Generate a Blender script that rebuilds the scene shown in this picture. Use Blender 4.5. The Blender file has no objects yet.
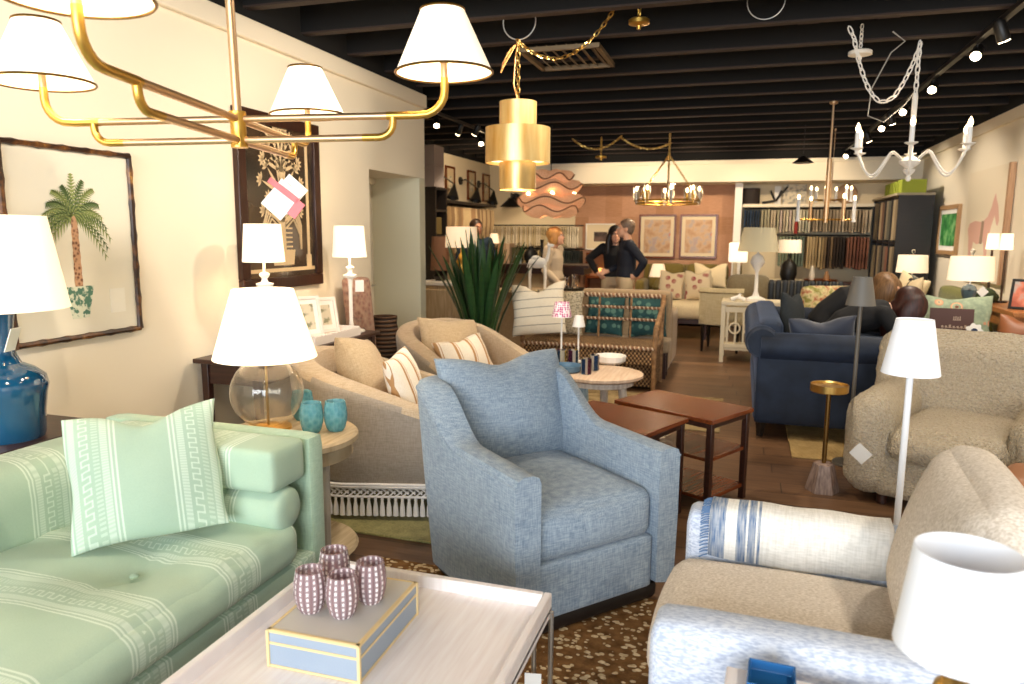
import bpy, bmesh, math, random
from mathutils import Vector, Matrix, Euler
random.seed(7)
SC = bpy.context.scene
C = SC.collection
PI = math.pi
R = math.radians

# ---------------------------------------------------------------- camera model (photo 1024x684)
FPX = 725.0
YAW, PIT, ROL = R(17.5), R(8.55), R(.42)
CAMH = 1.5
_r0 = Vector((math.cos(YAW), math.sin(YAW), 0))
_fw = Vector((-math.sin(YAW)*math.cos(PIT), math.cos(YAW)*math.cos(PIT), -math.sin(PIT)))
_u0 = _r0.cross(_fw)
_rt = math.cos(ROL)*_r0 + math.sin(ROL)*_u0
_up = -math.sin(ROL)*_r0 + math.cos(ROL)*_u0

def at(px, py, x=None, y=None, z=None):
    """world point seen at a photo pixel, on a plane of known x, y or z"""
    v = (px-512)/FPX*_rt + (342-py)/FPX*_up + _fw
    t = x/v.x if x is not None else (y/v.y if y is not None else (z-CAMH)/v.z)
    return Vector((0, 0, CAMH)) + v*t

# ---------------------------------------------------------------- node materials
def lin(c):
    if isinstance(c, str):
        c = c.lstrip('#'); c = [int(c[i:i+2], 16)/255 for i in (0, 2, 4)]
        c = [x/12.92 if x <= .04045 else ((x+.055)/1.055)**2.4 for x in c]
    return (*c[:3], 1.0)

class V:
    """a node socket with arithmetic"""
    def __init__(s, t, k): s.t, s.k = t, k
    def op(s, o, *a):
        n = s.t.nodes.new('ShaderNodeMath'); n.operation = o
        for i, x in enumerate((s,)+a):
            if isinstance(x, V): s.t.links.new(x.k, n.inputs[i])
            else: n.inputs[i].default_value = x
        return V(s.t, n.outputs[0])
    def __add__(s, o): return s.op('ADD', o)
    def __sub__(s, o): return s.op('SUBTRACT', o)
    def __mul__(s, o): return s.op('MULTIPLY', o)
    def __truediv__(s, o): return s.op('DIVIDE', o)
    def __lt__(s, o): return s.op('LESS_THAN', o)
    def __gt__(s, o): return s.op('GREATER_THAN', o)
    def abs(s): return s.op('ABSOLUTE')
    def sin(s): return s.op('SINE')
    def fract(s): return s.op('FRACT')
    def floor(s): return s.op('FLOOR')
    def max(s, o): return s.op('MAXIMUM', o)
    def min(s, o): return s.op('MINIMUM', o)

class Mt:
    def __init__(s, name, col='#808080', rough=.6, metal=0, spec=.5, **kw):
        s.m = bpy.data.materials.new(name); s.m.use_nodes = True
        s.t = s.m.node_tree; s.b = s.t.nodes['Principled BSDF']
        s.b.inputs['Base Color'].default_value = lin(col)
        s.b.inputs['Roughness'].default_value = rough
        s.b.inputs['Metallic'].default_value = metal
        s.b.inputs['Specular IOR Level'].default_value = spec
        for k, v in kw.items(): s.b.inputs[k].default_value = v
        s.m.diffuse_color = lin(col)
    def xyz(s, kind='Object'):
        n = s.t.nodes.new('ShaderNodeTexCoord'); q = s.t.nodes.new('ShaderNodeSeparateXYZ')
        s.t.links.new(n.outputs[kind], q.inputs[0])
        return [V(s.t, o) for o in q.outputs]
    def vec(s, x, y, z):
        n = s.t.nodes.new('ShaderNodeCombineXYZ')
        for i, a in enumerate((x, y, z)):
            if isinstance(a, V): s.t.links.new(a.k, n.inputs[i])
            else: n.inputs[i].default_value = a
        return n.outputs[0]
    def noise(s, scale, detail=3, vec=None, stretch=None, rough=.5):
        n = s.t.nodes.new('ShaderNodeTexNoise'); n.inputs['Scale'].default_value = scale
        n.inputs['Detail'].default_value = detail; n.inputs['Roughness'].default_value = rough
        if vec is None:
            x, y, z = s.xyz(); a = stretch or (1, 1, 1); vec = s.vec(x*a[0], y*a[1], z*a[2])
        s.t.links.new(vec, n.inputs['Vector'])
        return V(s.t, n.outputs['Fac'])
    def voro(s, scale, feature='F1', vec=None, out='Distance', rnd=1):
        n = s.t.nodes.new('ShaderNodeTexVoronoi'); n.feature = feature; n.inputs['Scale'].default_value = scale
        n.inputs['Randomness'].default_value = rnd
        if vec is None:
            x, y, z = s.xyz(); vec = s.vec(x, y, z)
        s.t.links.new(vec, n.inputs['Vector'])
        return V(s.t, n.outputs[out])
    def ramp(s, fac, stops, const=False):
        n = s.t.nodes.new('ShaderNodeValToRGB'); e = n.color_ramp.elements
        if const: n.color_ramp.interpolation = 'CONSTANT'
        while len(e) > 1: e.remove(e[-1])
        e[0].position = stops[0][0]; e[0].color = lin(stops[0][1])
        for p, c in stops[1:]:
            k = e.new(p); k.color = lin(c)
        s.t.links.new(fac.k, n.inputs[0])
        return n.outputs[0]
    def mix(s, fac, a, b, mode='MIX'):
        n = s.t.nodes.new('ShaderNodeMix'); n.data_type = 'RGBA'; n.blend_type = mode
        if isinstance(fac, V): s.t.links.new(fac.k, n.inputs[0])
        else: n.inputs[0].default_value = fac
        for i, c in ((6, a), (7, b)):
            if isinstance(c, (str, tuple, list)): n.inputs[i].default_value = lin(c)
            else: s.t.links.new(c, n.inputs[i])
        return n.outputs[2]
    def col(s, k): s.t.links.new(k, s.b.inputs['Base Color']); return s
    def bump(s, fac, strength=.3, dist=.01):
        n = s.t.nodes.new('ShaderNodeBump'); n.inputs['Strength'].default_value = strength
        n.inputs['Distance'].default_value = dist
        s.t.links.new(fac.k, n.inputs['Height']); s.t.links.new(n.outputs[0], s.b.inputs['Normal'])
        return s
    def emit(s, col, st):
        s.b.inputs['Emission Color'].default_value = lin(col); s.b.inputs['Emission Strength'].default_value = st
        return s

def plain(name, col, rough=.6, metal=0, **kw): return Mt(name, col, rough, metal, **kw).m

def fabric(name, a, b, scale=220, rough=.95, bump=.35, stretch=None, mid=.5, big=None, sheen=.2):
    """woven cloth: two yarn colours mixed by fine crossed noise"""
    q = Mt(name, a, rough, spec=.2); q.b.inputs['Sheen Weight'].default_value = sheen
    n1 = q.noise(scale, 2, stretch=stretch or (1, 1, .12)); n2 = q.noise(scale, 2, stretch=(.12, .12, 1))
    f = (n1+n2)*.5
    k = q.ramp(f, [(mid-.14, a), (mid+.14, b)])
    if big:
        k = q.mix(q.noise(5, 3)*.45, k, big)
    q.col(k); q.bump(f, bump, .004)
    return q.m

def wood(name, a, b, rough=.4, axis=0, scale=5, stretch=14):
    q = Mt(name, a, rough)
    st = [stretch]*3; st[axis] = 1
    n = q.noise(scale, 5, stretch=st, rough=.6)
    q.col(q.ramp(n, [(.3, a), (.7, b)])); q.bump(n, .08, .004)
    return q.m

def metal(name, col, rough=.3):
    q = Mt(name, col, rough, 1.0); q.bump(q.noise(60, 2, stretch=(1, 1, .05)), .04, .002)
    return q.m

# ---------------------------------------------------------------- mesh building
class MB:
    def __init__(s): s.bm = bmesh.new(); s.M = Matrix(); s.mi = 0
    def at(s, loc=(0, 0, 0), rot=(0, 0, 0)):
        s.M = Matrix.Translation(loc) @ Euler([R(a) for a in rot]).to_matrix().to_4x4(); return s
    def v(s, p): return s.bm.verts.new(s.M @ Vector(p))
    def f(s, vs):
        try:
            f = s.bm.faces.new(vs); f.material_index = s.mi; return f
        except ValueError: return None
    def poly(s, pts): s.f([s.v(p) for p in pts]); return s
    def box(s, c, d, rz=0, taper=(1, 1)):
        x, y, z = [k/2 for k in d]; m = Matrix.Translation(c) @ Matrix.Rotation(R(rz), 4, 'Z')
        q = []
        for zz, tx, ty in ((-z, *taper), (z, 1, 1)):
            q += [s.v(m @ Vector((a*x*tx, b*y*ty, zz))) for a, b in ((-1, -1), (1, -1), (1, 1), (-1, 1))]
        for i in ((3, 2, 1, 0), (4, 5, 6, 7), (0, 1, 5, 4), (1, 2, 6, 5), (2, 3, 7, 6), (3, 0, 4, 7)): s.f([q[k] for k in i])
        return s
    def soft(s, c, d, r=.04, puff=(0, 0, 0), n=8, rot=(0, 0, 0), warp=None):
        """rounded, optionally bulging cushion block"""
        h = [k/2 for k in d]; r = min([r]+[k*.98 for k in h])
        m = Matrix.Translation(c) @ Euler([R(a) for a in rot]).to_matrix().to_4x4()
        g = [math.sin((i/n*2-1)*PI/2) for i in range(n+1)]
        # more vertices near the rounded edges
        vs = {}
        def key(i, j, k): return (i, j, k)
        def vert(i, j, k):
            if (i, j, k) in vs: return vs[(i, j, k)]
            u = (g[i], g[j], g[k]); p = [u[a]*h[a] for a in range(3)]
            q = [max(-(h[a]-r), min(h[a]-r, p[a])) for a in range(3)]
            dd = Vector([p[a]-q[a] for a in range(3)])
            if dd.length > 1e-9: dd = dd.normalized()*r
            w = Vector(q)+dd
            w.x += puff[0]*u[0]*(1-u[1]**2)*(1-u[2]**2)
            w.y += puff[1]*u[1]*(1-u[0]**2)*(1-u[2]**2)
            w.z += puff[2]*u[2]*(1-u[0]**2)*(1-u[1]**2)
            if warp: w = Vector(warp(w))
            vs[(i, j, k)] = s.v(m @ w); return vs[(i, j, k)]
        for a in range(n):
            for b in range(n):
                for e in (0, n):
                    fl = (e == 0)
                    for q in ([(a, b, e), (a+1, b, e), (a+1, b+1, e), (a, b+1, e)],
                              [(a, e, b), (a, e, b+1), (a+1, e, b+1), (a+1, e, b)],
                              [(e, a, b), (e, a+1, b), (e, a+1, b+1), (e, a, b+1)]):
                        L = [vert(*t) for t in q]
                        s.f(L[::-1] if fl else L)
        return s
    def loops(s, L, closed=False, caps=True):
        """bridge successive rings of points"""
        rings = [[s.v(p) for p in l] for l in L]; n = len(rings[0])
        for a in range(len(rings) if closed else len(rings)-1):
            A, B = rings[a], rings[(a+1) % len(rings)]
            for i in range(n): s.f((A[i], A[(i+1) % n], B[(i+1) % n], B[i]))
        if caps and not closed: s.f(rings[0][::-1]); s.f(rings[-1])
        return s
    def tube(s, pts, r, n=8, closed=False):
        pts = [Vector(p) for p in pts]; k = len(pts); L = []; ref = None
        for i, p in enumerate(pts):
            a = pts[(i-1) % k] if (closed or i > 0) else p
            b = pts[(i+1) % k] if (closed or i < k-1) else p
            t = (b-a).normalized()
            if ref is None:
                ref = t.orthogonal().normalized()
            ref = (ref - t*ref.dot(t))
            ref = ref.normalized() if ref.length > 1e-6 else t.orthogonal().normalized()
            bi = t.cross(ref); rr = r[i] if isinstance(r, (list, tuple)) else r
            L.append([p+rr*(math.cos(2*PI*j/n)*ref+math.sin(2*PI*j/n)*bi) for j in range(n)])
        return s.loops(L, closed)
    def lathe(s, prof, n=24, c=(0, 0, 0), wob=None, cap=True):
        L = []
        for r, z in prof:
            L.append([(c[0]+r*(wob(2*PI*j/n, z) if wob else 1)*math.cos(2*PI*j/n), c[1]+r*(wob(2*PI*j/n, z) if wob else 1)*math.sin(2*PI*j/n), c[2]+z) for j in range(n)])
        return s.loops(L, False, cap)
    def cyl(s, c, r, h, n=20, r2=None): return s.lathe([(r, 0), (r if r2 is None else r2, h)], n, c)
    def ball(s, c, r, n=12, m=8):
        r = (r, r, r) if not isinstance(r, (tuple, list)) else r; L = []
        for i in range(m+1):
            a = PI*(i/m*.98+.01)
            L.append([(c[0]+r[0]*math.sin(a)*math.cos(2*PI*j/n), c[1]+r[1]*math.sin(a)*math.sin(2*PI*j/n), c[2]-r[2]*math.cos(a)) for j in range(n)])
        return s.loops(L)
    def prism(s, pts, y0, y1):
        """polygon in local x,z extruded along y"""
        a = [s.v((p[0], y0, p[1])) for p in pts]; b = [s.v((p[0], y1, p[1])) for p in pts]; n = len(pts)
        s.f(a); s.f(b[::-1])
        for i in range(n): s.f((a[(i+1) % n], a[i], b[i], b[(i+1) % n]))
        return s
    def chain(s, pts, step=.035, r=.004, w=.011):
        """chain of oval links along a polyline"""
        pts = [Vector(p) for p in pts]; d = 0; k = 0; out = []
        for a, b in zip(pts, pts[1:]):
            L = (b-a).length
            while d < L:
                out.append((a+(b-a)*(d/L), (b-a).normalized())); d += step
            d -= L
        for p, t in out:
            o = t.orthogonal().normalized(); o2 = t.cross(o)
            if k % 2: o = o2
            k += 1
            s.tube([p+t*(step*.68*math.cos(q))+o*(w*math.sin(q)) for q in [2*PI*i/8 for i in range(8)]], r, 4, True)
        return s
    def pillow(s, w, h, t, chop=0, pinch=.06, n=14, seed=1):
        """upright pillow facing -y, resting on z=0"""
        rn = random.Random(seed); ph = [rn.uniform(0, 6) for _ in range(4)]
        def P(i, j, sd):
            u, v = [math.sin(k*PI/2) for k in (i/n*2-1, j/n*2-1)]
            x = w/2*u*(1-pinch*(1-v*v)); z = h/2*v*(1-pinch*(1-u*u))
            if chop and v > -.3: z -= chop*math.exp(-(u/.38)**2)*((v+.3)/1.3)**2
            k = max(0, (1-u*u)*(1-v*v))**.42
            y = sd*t/2*k*(1+.12*math.sin(3*u+ph[0])*math.sin(2.5*v+ph[1]))
            x += .01*w*math.sin(5*v+ph[2]); z += .008*h*math.sin(4*u+ph[3])
            return (x, y, z+h/2)
        F = {}; B = {}
        for i in range(n+1):
            for j in range(n+1):
                F[i, j] = s.v(P(i, j, -1))
                B[i, j] = F[i, j] if i in (0, n) or j in (0, n) else s.v(P(i, j, 1))
        for i in range(n):
            for j in range(n):
                s.f((F[i, j], F[i+1, j], F[i+1, j+1], F[i, j+1])); s.f((B[i, j+1], B[i+1, j+1], B[i+1, j], B[i, j]))
        return s
    def rough(s, amp, scale=30, seed=0):
        from mathutils import noise
        for v in s.bm.verts:
            v.co += v.normal*0 + Vector(noise.noise_vector(v.co*scale+Vector((seed, 0, 0))))*amp
        return s

def obj(name, mb, mat, parent=None, bevel=0, sharp=40, sub=0, seg=2):
    me = bpy.data.meshes.new(name)
    bmesh.ops.recalc_face_normals(mb.bm, faces=mb.bm.faces)
    mb.bm.to_mesh(me); mb.bm.free()
    for m in (mat if isinstance(mat, (list, tuple)) else [mat]): me.materials.append(m)
    for p in me.polygons: p.use_smooth = True
    me.set_sharp_from_angle(angle=R(sharp))
    o = bpy.data.objects.new(name, me); C.objects.link(o); o.parent = parent
    if bevel:
        b = o.modifiers.new('bevel', 'BEVEL'); b.width = bevel; b.segments = seg; b.limit_method = 'ANGLE'; b.angle_limit = R(35)
    if sub:
        b = o.modifiers.new('smooth', 'SUBSURF'); b.levels = sub; b.render_levels = sub
    return o

def tag(o, label, cat, group=None):
    o['label'] = label; o['category'] = cat
    if group: o['group'] = group
    return o

def thing(name, label, cat, loc=(0, 0, 0), rz=0, group=None, rot=None):
    o = bpy.data.objects.new(name, None); C.objects.link(o)
    o.location = loc; o.rotation_euler = [R(a) for a in rot] if rot else (0, 0, R(rz)); o.empty_display_size = .1
    return tag(o, label, cat, group)

def put(o, loc, rz=0, tilt=0, roll=0):
    o.location = loc; o.rotation_euler = (R(tilt), R(roll), R(rz)); return o

def struct(name, mb, mat, **k):
    o = obj(name, mb, mat, **k); o['kind'] = 'structure'; return o

def dup(root, loc, rz=None, label=None, group=None, scale=None):
    """a copy of a thing with copies of its parts and sub-parts"""
    kids = {}
    for o in bpy.data.objects:
        if o.parent: kids.setdefault(o.parent.name, []).append(o)
    def cp(o, par):
        c = o.copy(); C.objects.link(c); c.parent = par
        for ch in kids.get(o.name, []): cp(ch, c)
        return c
    r = cp(root, None); r.location = loc
    if rz is not None: r.rotation_euler = (r.rotation_euler[0], r.rotation_euler[1], R(rz))
    if label: r['label'] = label
    if group: r['group'] = group
    if scale: r.scale = (scale,)*3
    return r

def light(kind, name, loc, energy, col, size=.05, rot=None, aim=None, spot=None, blend=.6, **kw):
    l = bpy.data.lights.new(name, kind); l.energy = energy; l.color = col
    o = bpy.data.objects.new(name, l); C.objects.link(o); o.location = loc
    if kind == 'AREA': l.size = size; l.shape = 'RECTANGLE'; l.size_y = kw.get('size_y', size)
    else: l.shadow_soft_size = size
    if kind == 'SPOT': l.spot_size = R(spot or 90); l.spot_blend = blend
    if aim is not None: o.rotation_euler = (Vector(aim)-Vector(loc)).to_track_quat('-Z', 'Y').to_euler()
    elif rot: o.rotation_euler = [R(a) for a in rot]
    return o

WARM = (1, .78, .52); COOL = (.80, .90, 1.0)

# ---------------------------------------------------------------- shared materials
m_white = plain('white_paint', '#f1ece4', .5)
m_black = plain('black_metal', '#15120f', .45)
m_brass = metal('brushed_brass', '#c9a25a', .28)
m_gold = metal('gold_leaf', '#d9ad55', .35)
m_steel = metal('nickel', '#c9c4bb', .4)
m_dark = wood('dark_wood', '#2a1712', '#43251a', .35)
m_walnut = wood('walnut', '#4f2411', '#84431f', .26)
m_black_wood = wood('black_wood', '#120d0b', '#1d1512', .5)
m_paper = plain('paper', '#f4f1ea', .8)
def shade_mat(name, col, st, base='#f3ead9'):
    q = Mt(name, base, .9, spec=.1).emit(col, st); return q.m
m_shade_hot = shade_mat('lit_shade', '#ffe9c8', 1.0)
m_shade_soft = shade_mat('soft_lit_shade', '#ffdcae', .55)
m_shade_faint = shade_mat('faint_glow_white_shade', '#eef2ff', .12, '#f2f3f6')  # faint cool glow put into the shade of a lamp that is off
m_bulb = Mt('bulb_glow', '#ffffff').emit('#ffd9a0', 14).m
m_cord = plain('cord', '#b9a98c', .7)
m_glass = Mt('clear_glass', '#ffffff', .03, **{'Transmission Weight': 1.0, 'IOR': 1.25}).m
# ---------------------------------------------------------------- camera, world, light
cam = bpy.data.cameras.new('camera'); co = bpy.data.objects.new('camera', cam); C.objects.link(co)
cam.sensor_width = 36; cam.lens = FPX/1024*36; cam.clip_start = .05
co.matrix_world = Matrix(((_rt.x, _up.x, -_fw.x, 0), (_rt.y, _up.y, -_fw.y, 0), (_rt.z, _up.z, -_fw.z, CAMH), (0, 0, 0, 1)))
cam.dof.use_dof = True; cam.dof.focus_distance = 3.0; cam.dof.aperture_fstop = 3.2
SC.camera = co
SC.view_settings.view_transform = 'Standard'
SC.view_settings.exposure = .0
W = bpy.data.worlds.new('sky'); SC.world = W; W.use_nodes = True
W.node_tree.nodes['Background'].inputs[0].default_value = (.72, .86, 1, 1)
W.node_tree.nodes['Background'].inputs[1].default_value = .6
# daylight from the shop window behind the camera
light('AREA', 'window_daylight', (-.4, -4.6, 1.9), 620, (.88, .94, 1), 5.6, aim=(-.5, 4, .6), size_y=2.5)

XL, XR, XBL, YB, ZT, ZC = -2.9, 2.5, -4.6, 13.14, 2.75, 3.15
# ---------------------------------------------------------------- the setting
q = Mt('plank_floor', '#6b5038', .42)
x, y, z = q.xyz()
row = (y/.19).floor()
seam = (((y/.19).fract()-.5).abs() > .485).max((((x+row*.77)/1.5).fract()-.5).abs() > .498)
nn = q.noise(1, 5, q.vec(x*3+row*7.3, y*34, row*1.7), rough=.65)
pl = q.noise(1, 0, q.vec(((x+row*.77)/1.5).floor()*3.1, row*5.3, 0.0))
k = q.ramp(nn*.6+pl*.5, [(.3, '#3f2c1f'), (.55, '#62462f'), (.8, '#7d5d42')])
q.col(q.mix(seam, k, '#2a1d14')); q.bump(nn, .05, .004)
struct('floor', MB().box((-1.05, 5, -.05), (7.2, 16.4, .1)), q.m)
m_wall = Mt('cream_wall', '#efe3cc', .85).m
m_wall2 = Mt('beige_wall', '#e3d3b4', .85).m
q = Mt('papered_wall', '#c99c68', .8)
x, y, z = q.xyz()
cell = q.noise(1, 0, q.vec((x/.3).floor()*5.1, (z/.3).floor()*3.7, 0.0))
gr = q.noise(70, 2, stretch=(.15, 1, 1))
pap = q.ramp(cell*.6+gr*.4, [(.3, '#a97b58'), (.7, '#c6987a')])
q.col(q.mix((x > -2.95)*(x < -.16), '#e0cfae', pap))
m_back = q.m
m_ceil = plain('dark_ceiling', '#0b0908', .9)
m_joist = plain('dark_joist', '#33231a', .75)
w = MB().box((XL-.3, 1.17, ZT/2), (.6, 8.34, ZT)).box((XL-.3, 5.82, (ZT+2.0)/2), (.6, .96, ZT-2.0)).box((XL-.3, 6.36, (ZT+2.0)/2), (.6, .12, ZT-2.0))
struct('wall_left', w, m_wall)
struct('wall_recess', MB().box((XL-.3, 6.36, 1.0), (.6, .12, 2.0)), plain('reveal_paint', '#d3ceb4', .85))
struct('wall_right', MB().box((XR+.06, 5, ZT/2), (.12, 16.4, ZT)), m_wall)
struct('wall_back', MB().box((-1.05, YB+.06, ZT/2), (7.4, .12, ZT)), m_back)
struct('wall_back_left', MB().box((XBL-.06, 9.8, ZT/2), (.12, 6.8, ZT)), m_wall2)
struct('wall_passage', MB().box((-4.05, 6.36, ZT/2), (1.1, .12, ZT)), m_wall2)
struct('ceiling', MB().box((-1.05, 5, ZC+.05), (7.4, 16.4, .1)), m_ceil)
up = MB().box((XR+.06, 5, (ZT+ZC)/2), (.12, 16.4, ZC-ZT)).box((XL-.3, 1.7, (ZT+ZC)/2), (.6, 9.4, ZC-ZT))
up.box((-.6, 12.79, 2.92), (6.2, .70, .46)).box((-1.05, YB+.06, (ZT+ZC)/2), (7.4, .12, ZC-ZT)).box((XBL-.06, 9.8, (ZT+ZC)/2), (.12, 6.8, ZC-ZT))
struct('wall_upper', up, m_ceil)
for i in range(18):
    y = 2.05+i*.6
    j = MB().box((-1.05, y, 2.97), (7.0, .012, .3)); j.mi = 1; j.box((-1.05, y+.03, 2.815), (7.0, .07, .012)); j.mi = 0; j.box((-1.05, y-.025, 3.12), (7.0, .06, .012))
    o = struct('ceiling_joist', j, [m_ceil, m_joist])
for x in (.35, .85):
    struct('ceiling_beam', MB().box((x, 6.5, 3.02), (.14, 12, .16)), m_joist)
struct('trim_1', MB().box((XL+.02, 1.7, ZT-.06), (.04, 9.4, .12)), m_wall, bevel=.008)
struct('trim_2', MB().box((XR-.02, 5, ZT-.06), (.04, 16.2, .12)), m_wall, bevel=.008)
struct('wall_soffit', MB().box((-.6, 12.77, 2.51), (6.2, .74, .34)).box((-.6, 12.385, 2.65), (6.2, .03, .06)), m_wall, bevel=.005)
struct('baseboard_left', MB().box((XL+.01, 1.17, .07), (.02, 8.34, .14)), m_white, bevel=.004)
struct('baseboard_right', MB().box((XR-.01, 5, .07), (.02, 16.2, .14)), m_white, bevel=.004)
struct('baseboard_back', MB().box((-1.05, YB-.01, .07), (7.0, .02, .14)), m_white, bevel=.004)
d = MB().box((-3.42, 5.82, 1.0), (.05, .96, 2.0))
dr = struct('door_1', d, plain('door_paint', '#e6ddcc', .6))
pn = obj('door_panel', MB().box((-3.385, 5.82, 1.45), (.02, .62, .8)).box((-3.385, 5.82, .5), (.02, .62, .7)), plain('door_panel_paint', '#ded4c2', .6), dr, bevel=.012)
obj('door_handle', MB().tube([(-3.39, 6.2, 1.0), (-3.33, 6.2, 1.0), (-3.33, 6.1, 1.0)], .011), m_steel, dr)
struct('trim_3', MB().box((XL-.47, 5.37, 1.0), (.03, .06, 2.0)).box((XL-.47, 5.82, 1.97), (.03, .96, .06)), m_wall, bevel=.006)

# rugs
q = Mt('spotted_rug', '#5a3d22', .95, spec=.1)
x, y, z = q.xyz()
vd = q.voro(33, vec=q.vec(x+q.noise(9, 2)*.06, y*1.25, 0.0))
ns = q.noise(60, 2)
f = (vd+ns*.35) < .56
kk = q.mix(f, q.ramp(q.noise(25, 3), [(.3, '#573a20'), (.7, '#845f39')]), q.ramp(q.noise(40, 2), [(.3, '#a98d66'), (.7, '#dcc9a4')]))
q.col(kk); q.bump(ns, .5, .01)
tag(obj('area_rug', MB().box((-.50, 1.35, .006), (2.1, 3.0, .012)), q.m, bevel=.004), 'brown rug with cream antelope spots under the coffee table and blue armchair', 'rug')
q = Mt('jute', '#a98c5c', .95, spec=.1)
x, y, z = q.xyz()
wv = ((x*260).sin()*(y*200).sin())
q.col(q.ramp(wv*.3+.5+(q.noise(9, 3)-.5)*.6, [(.2, '#7d6238'), (.8, '#c5a873')])); q.bump(wv, .6, .006)
m_jute = q.m
tag(obj('jute_rug', MB().box((.76, 6.1, .006), (.74, 1.96, .012)), m_jute, bevel=.003), 'woven tan jute rug under the blue velvet sofa', 'rug')
tag(obj('green_rug', MB().box((-1.75, 3.72, .006), (1.35, 1.3, .012)), fabric('green_rug', '#a8a06a', '#7d7a4a', 120, bump=.5), bevel=.003), 'pale olive rug under the fringed tub chair', 'rug')
q = Mt('faded_rug', '#b09a75', .95, spec=.1)
q.col(q.ramp(q.noise(7, 5), [(.35, '#7d6848'), (.5, '#a8946f'), (.65, '#8a7654')]))
tag(obj('faded_rug', MB().box((-.95, 6.2, .006), (1.7, 1.2, .012)), q.m, bevel=.003), 'faded tan rug under the round white table and rattan bench', 'rug')

# ceiling spots: rows of track heads along the room
def track(x, ys, aims, label_row):
    tr = tag(obj('lighting_track', MB().box((x, (ys[0]+ys[-1])/2, 2.785), (.04, abs(ys[-1]-ys[0])+.5, .03)), m_black), f'black ceiling lighting track {label_row}', 'track')
    return tr
m_lens = Mt('spot_lens', '#ffffff').emit('#ffe0b0', 30).m
def head(loc, aim, label, grp=None):
    t = thing('track_spotlight', label, 'spotlight', loc, group=grp)
    d = (Vector(aim)-Vector(loc)).normalized(); a = d.to_track_quat('Z', 'Y').to_matrix().to_4x4()
    b = MB(); b.M = a; b.lathe([(.018, -.09), (.034, -.07), (.038, .03), (.034, .045)], 14, cap=True); obj('housing', b, m_black, t)
    b = MB(); b.M = a; b.cyl((0, 0, .0455), .031, .003, 14); obj('lens', b, m_lens, t)
    obj('stem', MB().tube([(0, 0, .06), (0, 0, 0)], .008), m_black, t)
    return t
# ================================================================= FOREGROUND LEFT
# ---------------------------------------------------------------- green striped sofa
def green_stripe(name, ax, period=.46, off=0.0, tint=('#b1c6ae', '#a2b9a2')):
    q = Mt(name, '#a9cbb0', .95, spec=.15); q.b.inputs['Sheen Weight'].default_value = .15
    p = q.xyz(); a = p[ax]; b = p[1] if ax != 1 else p[0]; c = p[2]
    u = ((a+off)/period).fract()*period           # position inside the repeat
    along = b + c                                  # runs along the stripe
    def band(lo, hi): return (u > lo)*(u < hi)
    hatch = ((along*700).sin()*.5+.5)*.5+.35
    w = band(.03, .036).max(band(.043, .049)).max(band(.17, .176)).max(band(.183, .189))
    tex = (band(.055, .075).max(band(.145, .165)))*hatch
    sq = ((along*PI*2/.035).sin() > 0)
    key = band(.086, .091)*sq + band(.107, .112)*(sq*-1+1) + band(.086, .112)*((((along/.0175).fract()-.5).abs()) > .36)
    lace = band(.122, .140)*(((along/.012).fract()) > .5)*.5
    f = (w+tex+key*.75+lace).min(1.0)
    n = q.noise(250, 2, stretch=(1, 1, 1))
    base = q.ramp(q.noise(3, 3), [(.3, tint[0]), (.7, tint[1])])
    base = q.mix((n-.35)*.5, base, '#93aa92')
    q.col(q.mix(f*.55, base, '#e6efdf')); q.bump(n+f*.5, .15, .003)
    return q.m
gs_y = green_stripe('green_stripe_seat', 1, .37, .08)
gs_x = green_stripe('green_stripe_arm', 0, .46, .32)
gs_p = green_stripe('green_stripe_pillow', 0, .31, .265)
m_green = fabric('green_linen', '#aec5ac', '#9cb69c', 260)
S = thing('striped_sofa', 'mint green sofa with white woven stripes at the left edge', 'sofa', (-1.95, 1.0, .0125))
def lc(x, y, z): return (x+1.95, y-1.0, z)
obj('base', MB().soft(lc(-1.92, .95, .205), (.96, 2.5, .25), .02), gs_y, S)
b = MB().soft(lc(-2.31, .95, .44), (.26, 2.5, .585), .09, n=10); obj('backrest', b, gs_y, S)
tufts = [(-1.68, .2), (-1.68, .9), (-1.68, 1.6), (-2.0, .55), (-2.0, 1.25), (-2.0, 1.9)]
def dimple(w):
    z = w.z
    if z > 0:
        for tx, ty in tufts:
            dx, dy = w.x-(tx+1.82), w.y-(ty-.85)
            rr = math.hypot(dx, dy); z -= .035*math.exp(-(rr/.05)**2)+.03*math.exp(-(rr/.15)**2)+.006*math.exp(-(rr/.2)**2)*math.sin(7*math.atan2(dy, dx))
        z += .005*math.sin(w.y*34+3*w.x)*math.sin(w.x*9+1)+.003*math.sin(w.y*70-8*w.x)
    return (w.x, w.y, z)
sc_ = MB().soft(lc(-1.82, .85, .405), (.78, 2.5, .16), .06, (0.02, 0, .03), n=44, warp=dimple)
sc = obj('seat_cushion', sc_, gs_y, S)
for tx, ty in tufts: obj('button', MB().ball(lc(tx, ty, .468), (.014, .014, .007), 8, 5), m_green, sc)
obj('arm', MB().soft(lc(-1.925, 2.235, .41), (.95, .10, .69), .025, n=6), m_green, S)
obj('arm_pad', MB().soft(lc(-1.86, 2.075, .685), (.80, .20, .15), .022, (.006, .006, .006), n=12), gs_x, S)
b = MB(); b.M = Matrix.Translation(lc(-1.86, 2.06, .532)) @ Matrix.Rotation(R(90), 4, 'Y')
b.lathe([(.02, -.41), (.06, -.408), (.076, -.395), (.082, -.37), (.082, .37), (.076, .395), (.06, .408), (.02, .41)], 24)
obj('bolster', b, gs_x, S)
for xx, yy in ((-1.5, 2.1), (-2.35, 2.1), (-1.5, -.1), (-2.35, -.1)):
    obj('leg', MB().box(lc(xx, yy, .04), (.06, .06, .08)), m_dark, S, bevel=.005)
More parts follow.
